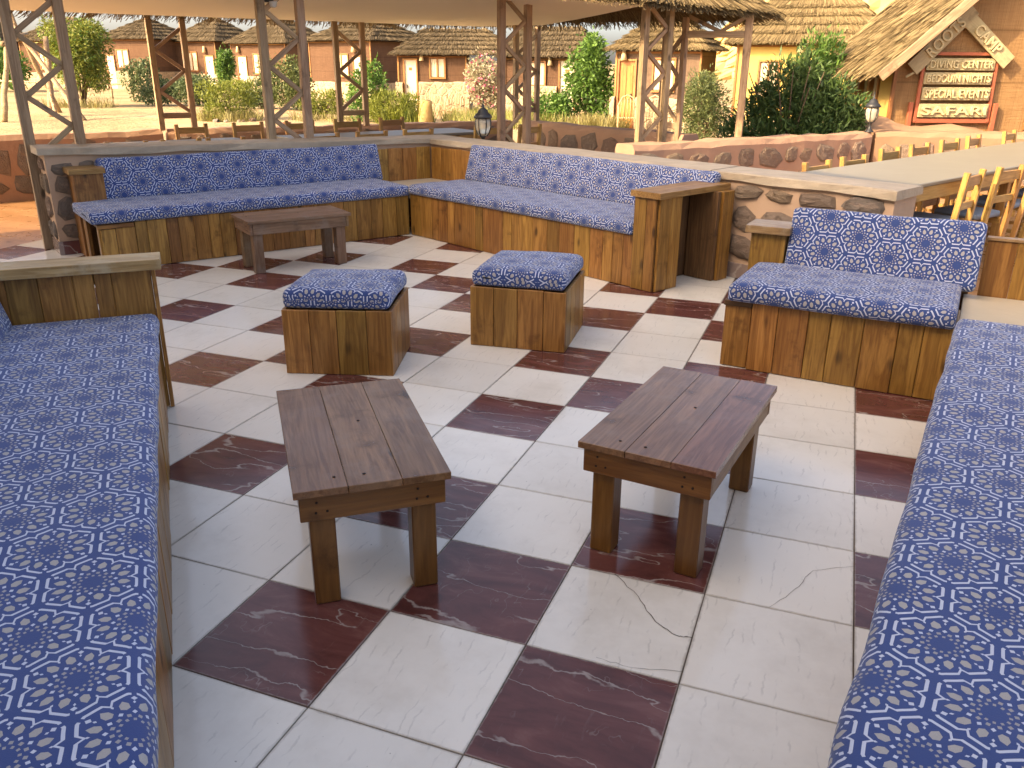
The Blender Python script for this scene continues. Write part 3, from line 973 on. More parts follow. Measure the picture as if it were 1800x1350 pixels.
# two-seat sofa at the right
c0 = Vector((0.774, 2.683))
cX = Vector((0.907, -0.119)).normalized()
cY = Vector((-cX.y, cX.x))
yawC = math.atan2(cX.y, cX.x)
sofaC = thing("two_seat_sofa", "short two-seat plank sofa beside the stone wall at the right", "sofa", (c0.x, c0.y, 0), yawC)
planks(sofaC, 0.0, 0.99, 0.0, 0.022, 0.004, 0.388, pine, 0.115, 0.165, 9)
board(sofaC, "seat_board", -0.16, 0.99, 0.04, 0.62, 0.358, 0.382, M['pine_inner'])
board(sofaC, "seat_board", -0.155, -0.004, 0.000, 0.036, 0.355, 0.385, M['pine_inner'])
board(sofaC, "plank", -0.15, -0.004, 0.016, 0.040, 0.004, 0.352, pine, 'z')
board(sofaC, "side_panel", -0.15, -0.128, 0.044, 0.62, 0.004, 0.356, pine, 'y')
board(sofaC, "arm_box", -0.185, 0.02, 0.62, 0.80, 0.004, 0.655, pine, 'z')
board(sofaC, "arm_cap", -0.215, 0.045, 0.585, 0.83, 0.655, 0.70, M['cap_pine'])
board(sofaC, "back_board", 0.03, 1.02, 0.76, 0.79, 0.30, 0.70, M['pine_inner'])
cushion("seat_cushion", "short patterned seat cushion on the two-seat sofa at the right", c0, yawC, -0.13, 0.985, -0.055, 0.388, 0.66, 0.10, 0, 5, 0.04)
cushion("back_cushion", "short patterned back cushion leaning on the two-seat sofa at the right", c0, yawC, 0.03, 1.05, 0.575, 0.455, 0.10, 0.375, -0.30, 6, 0.035, 0.0)
board(sofaC, "inner_panel", 0.0, 0.985, 0.042, 0.062, 0.004, 0.356, M['pine_inner'])  # backing added to stop bright slits from behind
corC = thing("corner_table", "cream topped corner seat between the two-seat sofa and the near right sofa", "corner seat", (c0.x, c0.y, 0), yawC)
board(corC, "top", 1.0, 2.3, 0.02, 0.74, 0.355, 0.400, M['cream_top'])
planks(corC, 1.065, 2.3, 0.745, 0.767, 0.02, 0.705, pine, 0.13, 0.17, 13)
board(corC, "cap", 1.06, 2.3, 0.735, 0.80, 0.709, 0.725, M['cap_pine'])
# near right sofa
oD = Vector((1.745, 2.43))
dX = Vector((-0.155, -0.988)).normalized()
yawD = math.atan2(dX.y, dX.x)
sofaD = thing("near_sofa", "long plank sofa bench at the near right edge of the tiled floor", "sofa", (oD.x, oD.y, 0), yawD)
planks(sofaD, 0.0, 4.3, 0.02, 0.042, 0.004, 0.388, pine, 0.10, 0.14, 15)
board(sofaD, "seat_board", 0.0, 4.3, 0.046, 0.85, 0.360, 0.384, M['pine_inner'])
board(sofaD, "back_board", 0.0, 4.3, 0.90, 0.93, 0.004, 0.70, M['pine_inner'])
cushion("seat_cushion", "long patterned seat cushion on the near right sofa", oD, yawD, 0.02, 4.3, -0.012, 0.390, 0.80, 0.10, 0, 7, 0.045)
cushion("back_cushion", "long patterned back cushion of the near right sofa", oD, yawD, 0.3, 4.3, 0.76, 0.465, 0.11, 0.36, -0.22, 8, 0.045, 0.0)
board(sofaD, "inner_panel", 0.01, 4.29, 0.047, 0.067, 0.004, 0.358, M['pine_inner'])  # added backing, keeps light out of the plank joints
# near left sofa
oE = Vector((-1.805, 1.062))
eX = Vector((-0.673, 0.740)).normalized()
yawE = math.atan2(eX.y, eX.x)
sofaE = thing("near_sofa", "long plank sofa bench with high capped armrest at the near left edge", "sofa", (oE.x, oE.y, 0), yawE)
planks(sofaE, -3.6, -0.004, 0.012, 0.034, 0.004, 0.385, pine, 0.16, 0.24, 17)
board(sofaE, "seat_board", -3.6, -0.004, 0.038, 0.68, 0.360, 0.384, M['pine_inner'])
board(sofaE, "inner_panel", -3.59, -0.01, 0.039, 0.059, 0.004, 0.358, M['pine_inner'])  # backing board added to block light between the front planks
rs = random.Random(2)
ypos = [0.0, 0.17, 0.245, 0.33, 0.47, 0.60, 0.72, 0.84]
for a, b in zip(ypos[:-1], ypos[1:]):
    board(sofaE, "arm_plank", 0.0 + rs.uniform(-.003, .003), 0.024, a + 0.0004, b - 0.0004 if abs(a - 0.17) > 0.01 else b - 0.004, 0.004, 0.698, M['pine'], 'z')
board(sofaE, "arm_frame", 0.03, 0.06, 0.004, 0.84, 0.63, 0.69, pine, 'y')
board(sofaE, "arm_post", -0.014, 0.028, -0.020, -0.002, 0.004, 0.698, pine, 'z')
board(sofaE, "arm_cap", -0.07, 0.105, -0.05, 0.88, 0.70, 0.748, M['cap_pine'], 'y')
board(sofaE, "back_board", -3.6, -0.004, 0.80, 0.83, 0.004, 0.66, M['pine_inner'])
cushion("seat_cushion", "long patterned seat cushion on the near left sofa with the capped armrest", oE, yawE, -3.6, -0.012, -0.006, 0.390, 0.72, 0.10, 0, 9, 0.045)
cushion("back_cushion", "patterned back cushion at the far left edge on the near left sofa", oE, yawE, -3.6, -0.02, 0.585, 0.470, 0.11, 0.27, -0.25, 10, 0.045, 0.0)

# ------------------------------------------------------------------ coffee tables
def coffee_table(name, label, c, yawz, Ln, W, H, top, leg, seed, holes=True):
    """long side along local y"""
    t = thing(name, label, "table", (c[0], c[1], 0), yawz, "low coffee tables")
    rs = random.Random(seed)
    xs = [-W / 2, -W / 2 + W * rs.uniform(0.33, 0.37), -W / 2 + W * rs.uniform(0.66, 0.70), W / 2]
    for a, b in zip(xs[:-1], xs[1:]):
        board(t, "top_plank", a + 0.0009, b - 0.0009, -Ln / 2 + rs.uniform(-.002, .002), Ln / 2 + rs.uniform(-.002, .002), H - 0.024, H + rs.uniform(-.0006, .0006), top, 'y', bev=0.0016)
    ax, ay = W / 2 - 0.016, Ln / 2 - 0.018
    ah = 0.088
    z0, z1 = H - 0.024 - ah, H - 0.026
    board(t, "apron", -ax, ax, -ay, -ay + 0.022, z0, z1, leg, 'x')
    board(t, "apron", -ax, ax, ay - 0.022, ay, z0, z1, leg, 'x')
    board(t, "apron", -ax + .001, -ax + 0.022, -ay + 0.024, ay - 0.024, z0, z1, leg, 'y')
    board(t, "apron", ax - 0.022, ax - .001, -ay + 0.024, ay - 0.024, z0, z1, leg, 'y')
    lw = 0.078
    for sx in (-1, 1):
        for sy in (-1, 1):
            x = sx * (ax - 0.026 - lw / 2)
            y = sy * (ay - 0.026 - lw / 2)
            board(t, "leg", x - lw / 2, x + lw / 2, y - lw / 2, y + lw / 2, 0.001, H - 0.028, leg, 'z', bev=0.004)
    if holes:
        for sx in (-1, 1):
            for dx, dz in ((-.018, .02), (.012, -.012), (-.022, -.014)):
                q = lathe(t, "nail", [(0.004, 0), (0.004, 0.0015)], M['nail'], (0, 0, 0), 8)
                q.matrix_basis = Matrix.Translation((sx * (W / 2 - 0.085) + dx, -ay - 0.0005, H - 0.07 + dz)) @ Matrix.Rotation(math.pi / 2, 4, 'X')
        for x, y in ((0.02, 0.05), (-0.11, -Ln / 2 + .07), (-0.02, -Ln / 2 + 0.065)):
            q = lathe(t, "nail", [(0.005, 0), (0.005, 0.001)], M['nail'], (0, 0, 0), 8)
            q.matrix_basis = Matrix.Translation((x, y, H + 0.001))
    return t
coffee_table("coffee_table", "low brown coffee table with worn greyish top, nearest the left sofa", (-0.315, 0.36), math.atan2(0.664, -0.533) - math.pi / 2, 0.855, 0.475, 0.425, M['table_wood'], M['table_leg'], 3)
coffee_table("coffee_table", "low brown coffee table with reddish worn top, nearest the right sofa", (0.72, 0.925), math.atan2(0.845, 0.115) - math.pi / 2, 0.85, 0.468, 0.425, M['table_wood'], M['table_leg'], 5)
coffee_table("coffee_table", "low greyed wooden coffee table in front of the far left sofa", (-3.05, 3.93), math.atan2(0.81, 0.586) - math.pi / 2, 0.86, 0.45, 0.428, M['grey_table'], M['grey_table'], 8)

# ------------------------------------------------------------------ ottomans
def ottoman(label, c, yawz, W, D, H, seed):
    t = thing("ottoman", label, "ottoman", (c[0], c[1], 0), yawz, "plank ottomans with patterned tops")
    th = 0.02
    for k in range(4):
        a, b = W * k / 4, W * (k + 1) / 4
        if k == 3:
            a += 0.012
        if k == 2:
            b += 0.012
        board(t, "plank", a + 0.0015, b - 0.0015, 0, th, 0.002, H + random.uniform(-.002, .002), pine, 'z')
        board(t, "plank", a + 0.0015, b - 0.0015, D - th, D, 0.002, H, pine, 'z')
    for k in range(4):
        a, b = th + (D - 2 * th) * k / 4, th + (D - 2 * th) * (k + 1) / 4
        board(t, "plank", W - th, W, a + 0.0015, b - 0.0015, 0.002, H + random.uniform(-.002, .002), pine, 'z')
        board(t, "plank", 0, th, a + 0.0015, b - 0.0015, 0.002, H, pine, 'z')
    board(t, "seat_board", th, W - th, th, D - th, H - 0.06, H - 0.04, M['pine_inner'])
    me = cushion_mesh("cushion", D - 0.012, W - 0.012, 0.098, 0.042, 0.016, seed, 12)
    m = Matrix.Translation((W - 0.006, 0.006, H + 0.003)) @ Matrix.Rotation(math.pi / 2, 4, 'Z')
    link("cushion", me, None, t, m)
    return t
ottoman("plank ottoman with patterned cushion top, closest to the worn greyish coffee table", (-1.557, 1.675), R(17.6), 0.592, 0.53, 0.362, 21)
ottoman("plank ottoman with patterned cushion top, standing in front of the far right sofa", (-0.828, 2.513), R(6.1), 0.580, 0.60, 0.362, 24)

# ------------------------------------------------------------------ thatch and foliage
def strands(a, b, c, d, courses, per_course, width, seed, lift=0.04, over=0.12, jit=0.12, lenf=1.6, droop=0.25, lat=0.10, thick=0.0):
    """reed strands on a roof slope: a-b the eave, d-c the ridge above it; returns (n,4,3) quads"""
    rs = np.random.RandomState(seed)
    a, b, c, d = (np.array(q, float) for q in (a, b, c, d))
    n = courses * per_course
    k = np.repeat(np.arange(courses), per_course)
    u = rs.rand(n)
    slope_len = np.linalg.norm((d + c) / 2 - (a + b) / 2)
    cl = 1.0 / courses
    vtop = np.minimum((k + lenf) * cl + rs.uniform(-jit, jit, n) * cl, 1.0)
    vbot = k * cl + rs.uniform(-jit, jit, n) * cl * 2.0
    e = np.where(k == 0)[0]
    vbot[e] = -rs.rand(len(e)) ** 1.5 * over / slope_len
    def pt(u, v):
        v_ = v[:, None]; u_ = u[:, None]
        return (a + (b - a) * u_) * (1 - v_) + (d + (c - d) * u_) * v_
    eav = (b - a) / np.linalg.norm(b - a)
    nrm = np.cross(b - a, (d + c) / 2 - a)
    nrm /= np.linalg.norm(nrm)
    if nrm[2] < 0:
        nrm = -nrm
    ub = u + rs.uniform(-lat, lat, n) * cl * slope_len / np.linalg.norm(b - a)
    top = pt(u, vtop) + nrm * (0.005 + 0.01 * rs.rand(n))[:, None]
    bot = pt(np.clip(ub, -0.01, 1.01), vbot) + nrm * (lift * (0.4 + 0.9 * rs.rand(n)))[:, None]
    bot[:, 2] -= np.where(k == 0, droop * rs.rand(n) * over, 0)
    w = (width * rs.uniform(0.5, 1.4, n))[:, None]
    side = eav[None, :] * w + nrm[None, :] * (w * rs.uniform(-0.5, 0.5, n)[:, None])
    return np.stack([top - side * 0.5, bot - side * 0.5, bot + side * 0.5, top + side * 0.5], 1)

def leaves(lobes, n, ln, wd, seed, shell=0.55, droop=0.0, upright=0.0):
    """leaf-sized rhombi spread through the lobes' volume; returns (n,4,3) quads"""
    rs = np.random.RandomState(seed)
    lob = np.array(lobes, float)
    vol = (lob[:, 3] * lob[:, 4] * lob[:, 5]) ** 0.72
    idx = rs.choice(len(lob), n, p=vol / vol.sum())
    dvec = rs.normal(size=(n, 3))
    dvec /= np.linalg.norm(dvec, axis=1)[:, None]
    rr = shell + (1 - shell) * rs.rand(n) ** 0.6
    rr *= np.where(rs.rand(n) < 0.18, rs.uniform(1.0, 1.4, n), 1.0)
    P = lob[idx, :3] + dvec * rr[:, None] * lob[idx, 3:6]
    P[:, 2] = np.maximum(P[:, 2], 0.03)
    ax = dvec * 0.8 + rs.normal(size=(n, 3)) * 0.7
    ax[:, 2] += upright - droop
    ax /= np.linalg.norm(ax, axis=1)[:, None]
    sd = np.cross(ax, rs.normal(size=(n, 3)))
    sd /= np.linalg.norm(sd, axis=1)[:, None]
    l = (ln * rs.uniform(0.6, 1.3, n))[:, None]
    w = (wd * rs.uniform(0.7, 1.2, n))[:, None]
    mid = P + ax * l * 0.45
    nn = np.cross(ax, sd)
    return np.stack([P, mid + sd * w * 0.5 + nn * w * 0.2, P + ax * l, mid - sd * w * 0.5 + nn * w * 0.2], 1)

def blob_lobes(hw, h, n, seed, base=0.0, flat=1.0):
    rs = random.Random(seed)
    out = [(0, 0, base + (h - base) * 0.5, hw * 0.72, hw * 0.72 * flat, (h - base) * 0.46)]
    for _ in range(n):
        a = rs.uniform(0, 2 * math.pi)
        r = rs.uniform(0.35, 0.8) * hw
        z = base + (h - base) * rs.uniform(0.2, 0.86)
        s = rs.uniform(0.22, 0.42)
        k = 1 - 0.45 * abs((z - base) / (h - base) - 0.45)
        out.append((r * math.cos(a) * k, r * math.sin(a) * k * flat, z, hw * s, hw * s * flat, min((h - base) * s * 0.8, h - z if h - z > .1 else .12)))
    return out
def stems(h, hw, n, seed, r=0.02):
    rs = random.Random(seed)
    l = []
    for k in range(n):
        a = rs.uniform(0, 2 * math.pi)
        e = rs.uniform(0.2, 0.7) * hw
        l.append(([(rs.uniform(-.06, .06), rs.uniform(-.06, .06), -0.02), (e * 0.35 * math.cos(a), e * 0.35 * math.sin(a), h * 0.35), (e * math.cos(a), e * math.sin(a), h * rs.uniform(0.65, 0.9))], [r, r * 0.7, r * 0.25]))
    return l
def shrub(name, label, loc, hw, h, n, ln, wd, mat, seed, cat="shrub", lobes=9, own=None, nst=5, base=0.05, shell=0.5, extra=None, r=0.02, flat=1.0, upright=0.0, droop=0.0, group="shrubs of the camp garden"):
    t = thing(name, label, cat, (loc[0], loc[1], -0.03), 0, group)
    n, ln, wd = int(n * 1.35), ln * 1.12, wd * 1.18
    lb = own or blob_lobes(hw, h, lobes, seed, base, flat)
    link("crown", quads_mesh("crown", leaves(lb, n, ln, wd, seed, shell, droop, upright)), mat, t)
    join_tubes(t, "trunk", stems(h, hw, nst, seed, r), M['bark'], 5)
    if extra:
        m2, n2, l2, w2 = extra
        link("blossom" if m2 is M['flower'] else "leaf_tips", quads_mesh("tips", leaves(lb, n2, l2, w2, seed + 50, 0.85)), m2, t, kind='stuff')
    return t

# ------------------------------------------------------------------ pavilion over the dining area
pav = thing("dining_pavilion", "long thatched pavilion with cream cloth ceiling on lattice posts behind the sofas", "pavilion", (0, 0, 0))
def lattice(p, q, z0, z1, w=0.075, rail=None, pitch=0.25, d=0.032, start=0):
    p, q = Vector(p), Vector(q)
    s = (q - p).normalized()
    a = beam(pav, "post", (p.x, p.y, z0), (p.x, p.y, z1), w, w * 0.9, M['post'], side=(s.x, s.y, 0))
    b = beam(pav, "post", (q.x, q.y, z0), (q.x, q.y, z1), w, w * 0.9, M['post'], side=(s.x, s.y, 0))
    e = w * 0.5
    z = (rail + 0.05) if rail else z0 + 0.05
    if rail:
        beam(pav, "rail", (p.x + s.x * e, p.y + s.y * e, rail), (q.x - s.x * e, q.y - s.y * e, rail), 0.07, d, M['post'])
    k = start
    while z + pitch < z1:
        A_, B_ = (p + s * e, q - s * e) if k % 2 == 0 else (q - s * e, p + s * e)
        beam(pav, "brace", (A_.x, A_.y, z), (B_.x, B_.y, z + pitch), 0.045, d, M['post'], side=(0, 0, 1))
        z += pitch
        k += 1
lattice(PA(3.02, 1.24), PA(2.62, 1.24), 0.0, 2.50, 0.082, start=1)
lattice(PA(0.86, 1.24), PA(0.46, 1.24), 0.0, 2.50, 0.080, start=0)
lattice(PA(-1.98, 1.24), PA(-2.36, 1.24), 0.0, 2.35, 0.080, start=1)
lattice((-1.14, 8.15), (-0.93, 8.47), 0.0, 2.22, 0.078, start=1, pitch=0.24)
lattice((-7.19, 7.09), (-6.96, 7.43), 0.74, 2.16, 0.070, rail=0.92, start=1)
lattice((-5.52, 8.72), (-5.30, 9.05), 0.74, 2.14, 0.070, rail=0.92, start=0)
lattice((-3.62, 10.62), (-3.40, 10.96), 0.74, 2.12, 0.070, rail=0.92, start=1)
lattice((-1.13, 9.30), (-0.87, 9.16), 0.45, 2.12, 0.066, rail=0.86, start=1)
P4 = Vector((-0.14, 9.31))
beam(pav, "post", (P4.x, P4.y, 0.70), (P4.x, P4.y, 2.16), 0.085, 0.08, M['post'], side=(1, 0, 0))
beam(pav, "tie_beam", (-0.87, 9.16, 1.93), (P4.x, P4.y, 1.93), 0.075, 0.045, M['post'])
for fx in ((-0.84, -0.46), (-0.17, -0.46)):
    beam(pav, "brace", (fx[0], 9.16 + (fx[0] + .87) * .2, 2.13), (fx[1], 9.16 + (fx[1] + .87) * .2, 1.96), 0.045, 0.03, M['post'])
# roof outline: eave points along the near side, hip end, far side
N0, N1, N2, N3 = PA(4.2, 0.72), PA(-1.95, 0.72), Vector((-1.1, 7.75)), Vector((0.16, 9.72))
F0, F1, F2 = PA(4.2, 4.55), PA(-3.2, 4.5), Vector((-0.55, 10.9))
eave = [(N0.x, N0.y, 2.50), (N1.x, N1.y, 2.36), (N2.x, N2.y, 2.24), (N3.x, N3.y, 2.19), (F2.x, F2.y, 2.15), (F1.x, F1.y, 2.135), (F0.x, F0.y, 2.135)]
r0_ = (PA(2.4, 2.65).x, PA(2.4, 2.65).y, 3.20)
r1_ = (PA(-2.3, 2.65).x, PA(-2.3, 2.65).y, 3.20)
r2_ = (-1.45, 9.75, 3.0)
faces = [(0, 1, r1_, r0_), (1, 2, r2_, r1_), (2, 3, r2_, r2_), (3, 4, r2_, r2_), (4, 5, r1_, r2_), (5, 6, r0_, r1_), (6, 0, r0_, r0_)]
V, F = [], []
for i, j, c, d in faces:
    o = len(V)
    V += [eave[i], eave[j], c, d]
    F.append((o, o + 1, o + 2, o + 3) if c != d else (o, o + 1, o + 2))
link("roof", pydata("roof", V, F), M['thatch_base'], pav)
Q = []
for fi, (i, j, c, d) in enumerate(faces):
    a, b = np.array(eave[i]), np.array(eave[j])
    ln = np.linalg.norm(b - a)
    dens = 480 if fi in (0, 1, 2, 3) else 200
    Q.append(strands(a, b, c, d, 7, int(ln * dens), 0.010, 40 + fi, 0.030, 0.09, 0.25, 1.7, 0.3, 0.35))
    # hanging ragged fringe under the eave
    e2 = strands(a, b, np.array(c) * 0.25 + b * 0.75, np.array(d) * 0.25 + a * 0.75, 1, int(ln * dens * 0.8), 0.008, 80 + fi, 0.0, 0.085, 0.2, 1.0, 0.7, 0.5)
    e2[:, :, 2] -= 0.02
    Q.append(e2)
link("thatch", quads_mesh("thatch", np.concatenate(Q)), M['thatch'], pav, kind='stuff')
# cloth ceiling
cl_near = [PA(4.0, 0.95), PA(-1.95, 0.95), Vector((-1.12, 8.05))]
cl_far = [PA(4.0, 4.08), PA(-1.2, 4.08), PA(-4.35, 4.02)]
V, F = [], []
NS, NC = 30, 8
for s in range(NS + 1):
    f = s / NS * 2
    k = min(int(f), 1)
    f -= k
    a = cl_near[k].lerp(cl_near[k + 1], f)
    b = cl_far[k].lerp(cl_far[k + 1], f)
    for c in range(NC + 1):
        g_ = c / NC
        p = a.lerp(b, g_)
        z = 2.40 * (1 - g_) + 2.095 * g_ - 0.20 * (s / NS) * (1 - g_) - 0.02 * math.sin(math.pi * g_) * (0.6 + 0.4 * math.sin(s * 1.3))
        V.append((p.x, p.y, z))
for s in range(NS):
    for c in range(NC):
        o = s * (NC + 1) + c
        F.append((o, o + 1, o + NC + 2, o + NC + 1))
link("ceiling_cloth", pydata("ceiling_cloth", V, F, True), M['canvas'], pav)
# small flood light on the middle column
fl = thing("flood_light", "small flood light clamped on the middle lattice post of the pavilion", "light", (PA(0.80, 1.20).x, PA(0.80, 1.20).y, 2.13))
lathe(fl, "lamp_head", [(0.012, 0.0), (0.030, 0.01), (0.038, 0.05), (0.036, 0.055)], M['wire'], (0.07, 0.0, -0.06), 10)
board(fl, "bracket", -0.02, 0.07, -0.012, 0.012, -0.01, 0.02, M['iron'])

# ------------------------------------------------------------------ garden walls of pink rubble
def rubble_wall(name, label, p, q, h0, h1, th, seed, size=0.2, flip=False, cap=True, x0=0.0, nst=1.0, mm='mortar', proud=0.022):
    p, q = Vector(p), Vector(q)
    L_ = (q - p).length
    t = thing(name, label, "wall", (p.x, p.y, 0), math.atan2((q - p).y, (q - p).x))
    rs = random.Random(seed)
    n = max(4, int(L_ / 0.22))
    V, F = [], []
    for k in range(n + 1):
        x = L_ * k / n
        h = h0 + (h1 - h0) * k / n + rs.uniform(-.012, .012)
        j = lambda: rs.uniform(-.012, .012)
        V += [(x, 0 + j(), -0.03), (x, 0 + j(), h - 0.06), (x, 0.04 + j(), h), (x, th - 0.04 + j(), h + j()), (x, th + j(), h - 0.06), (x, th + j(), -0.03)]
    for k in range(n):
        for i in range(6):
            F.append((k * 6 + i, (k + 1) * 6 + i, (k + 1) * 6 + (i + 1) % 6, k * 6 + (i + 1) % 6))
    F += [tuple(range(6)), tuple(range(n * 6, n * 6 + 6))[::-1]]
    me = pydata("core", V, F, False)
    bm = bmesh.new(); bm.from_mesh(me)
    bmesh.ops.recalc_face_normals(bm, faces=bm.faces)
    bm.to_mesh(me); bm.free()
    link("core", me, M[mm], t)
    stones_on(t, 0.03, L_ - 0.03, 0.06, min(h0, h1) - 0.07, size, 0.0, seed, proud, 1.3, gap=0.88)
    return t
rubble_wall("garden_wall", "low pink rubble wall along the far side of the dining area, left of the pavilion", (-8.75, 4.35), (-7.15, 7.05), 0.75, 0.75, 0.35, 51, 0.27)
rubble_wall("garden_wall", "low pink rubble wall under the far lattice posts of the pavilion", (-7.12, 7.10), (-3.75, 10.85), 0.745, 0.745, 0.35, 52, 0.24)
rubble_wall("garden_wall", "low pink rubble wall with rounded end behind the wooden chair with ladder back", (-3.60, 10.86), (-0.80, 9.10), 0.75, 0.76, 0.32, 53, 0.27)
rubble_wall("garden_wall", "low pink rubble wall leading from the lattice post to the lantern beside the dark bush", (-1.02, 7.45), (1.46, 10.75), 0.75, 0.75, 0.34, 54, 0.27, mm='mortar')
rubble_wall("garden_wall", "sunlit pink mud and rubble base wall below the camp sign", (1.50, 10.80), (6.2, 12.6), 0.76, 0.72, 0.5, 55, 0.30, mm='mud')

# ------------------------------------------------------------------ lanterns
def lantern(label, loc, s=1.0, base=True):
    t = thing("lantern", label, "lantern", loc, 0, "iron lanterns")
    z = 0.0
    lathe(t, "foot", [(0.055 * s, 0), (0.05 * s, 0.012 * s), (0.022 * s, 0.035 * s), (0.014 * s, 0.075 * s), (0.020 * s, 0.10 * s), (0.035 * s, 0.115 * s)], M['iron'], (0, 0, 0), 10)
    lathe(t, "glass", [(0.036 * s, 0.118 * s), (0.058 * s, 0.15 * s), (0.072 * s, 0.20 * s), (0.074 * s, 0.245 * s), (0.066 * s, 0.285 * s)], M['glass'], (0, 0, 0), 14)
    rb = []
    for k in range(6):
        a = k * math.pi / 3 + 0.3
        c, s_ = math.cos(a), math.sin(a)
        rb.append(([(c * r * s, s_ * r * s, zz * s) for r, zz in ((0.038, 0.115), (0.061, 0.15), (0.075, 0.20), (0.077, 0.245), (0.069, 0.29))], 0.0055 * s))
        link("rib", pydata("rib", *tube_mesh(rb[-1][0], [rb[-1][1]] * 5, 5)), M['iron'], t)
    lathe(t, "cap", [(0.088 * s, 0.285 * s), (0.092 * s, 0.295 * s), (0.070 * s, 0.325 * s), (0.052 * s, 0.335 * s), (0.046 * s, 0.36 * s), (0.020 * s, 0.375 * s), (0.012 * s, 0.385 * s), (0.014 * s, 0.40 * s), (0.006 * s, 0.415 * s), (0.003 * s, 0.455 * s)], M['iron'], (0, 0, 0), 12)
    return t
lp = Vector((-2.60, 6.93))
lantern("black iron lantern behind the coping at the corner of the two sofas", (lp.x, lp.y, 0.71), 1.12)
lantern("black iron lantern on the pink wall beside the camp sign", (1.40, 10.78, 0.755), 1.12)
pil = thing("lantern_pillar", "short plastered pillar behind the wall corner carrying a lantern", "pillar", (lp.x, lp.y, 0))
board(pil, "shaft", -0.07, 0.07, -0.07, 0.07, 0, 0.709, M['mortar'], 'z')

# ------------------------------------------------------------------ huts
def merge_box(parent, name, boxes, mat):
    V, F = [], []
    for x0, x1, y0, y1, z0, z1 in boxes:
        o = len(V)
        V += [(x0, y0, z0), (x1, y0, z0), (x1, y1, z0), (x0, y1, z0), (x0, y0, z1), (x1, y0, z1), (x1, y1, z1), (x0, y1, z1)]
        F += [tuple(i + o for i in f) for f in Fx]
    return link(name, pydata(name, V, F), mat, parent)
def opening(parent, name, x0, x1, z0, z1, y, fw, frame_mat):
    f = link(name, pydata(name, [(x0, y + 0.01, z0), (x1, y + 0.01, z0), (x1, y + 0.01, z1), (x0, y + 0.01, z1), (x0, y + 0.03, z0), (x1, y + 0.03, z0), (x1, y + 0.03, z1), (x0, y + 0.03, z1)],
             [(0, 1, 2, 3), (5, 4, 7, 6), (0, 4, 5, 1), (1, 5, 6, 2), (2, 6, 7, 3), (3, 7, 4, 0)]), M['pine_inner'], parent)
    board(f, "jamb", x0 - fw, x0, y - 0.035, y + 0.02, z0, z1, frame_mat, 'z')
    board(f, "jamb", x1, x1 + fw, y - 0.035, y + 0.02, z0, z1, frame_mat, 'z')
    board(f, "head", x0 - fw, x1 + fw, y - 0.038, y + 0.02, z1, z1 + fw, frame_mat, 'x')
    return f
def door(parent, x0, x1, z1, leaf, frame_mat, panels=False):
    f = opening(parent, "door", x0, x1, 0.02, z1, -0.02, 0.05, frame_mat)
    f.data.materials.clear()
    f.data.materials.append(leaf)
    if panels:
        w = x1 - x0
        for a, b in ((0.10, 0.47), (0.53, 0.90)):
            board(f, "panel", x0 + w * a, x0 + w * b, -0.022, -0.008, z1 * 0.45, z1 * 0.94, leaf, 'z', bev=0.005)
            board(f, "panel", x0 + w * a, x0 + w * b, -0.022, -0.008, z1 * 0.08, z1 * 0.39, leaf, 'z', bev=0.005)
        hx = x1 - 0.07
    else:
        xm = (x0 + x1) / 2
        board(f, "number_plate", xm - 0.05, xm + 0.05, -0.018, -0.008, z1 * 0.80, z1 * 0.86, M['frame'], bev=0.001)
        hx = x0 + 0.07
    board(f, "handle", hx - 0.012, hx + 0.012, -0.06, -0.012, z1 * 0.46, z1 * 0.53, M['iron'], bev=0.002)
    return f
def window(parent, x0, x1, z0, z1, frame_mat):
    f = opening(parent, "window", x0, x1, z0, z1, -0.02, 0.045, frame_mat)
    board(f, "sill", x0 - 0.045, x1 + 0.045, -0.065, 0.0, z0 - 0.045, z0, frame_mat, 'x')
    w = x1 - x0
    for a, b in ((0.03, 0.44), (0.56, 0.97)):
        V, F = [], []
        n = 7
        for k in range(n + 1):
            x = x0 + w * (a + (b - a) * k / n)
            yy = -0.018 + 0.008 * (k % 2)
            V += [(x, yy, z0 + 0.02), (x, yy, z1 - 0.02)]
        F = [(2 * k, 2 * k + 2, 2 * k + 3, 2 * k + 1) for k in range(n)]
        link("curtain", pydata("curtain", V, F), M['curtain'], f)
    board(f, "mullion", x0 + w * 0.46, x0 + w * 0.54, -0.045, -0.005, z0, z1, frame_mat, 'z')
    return f
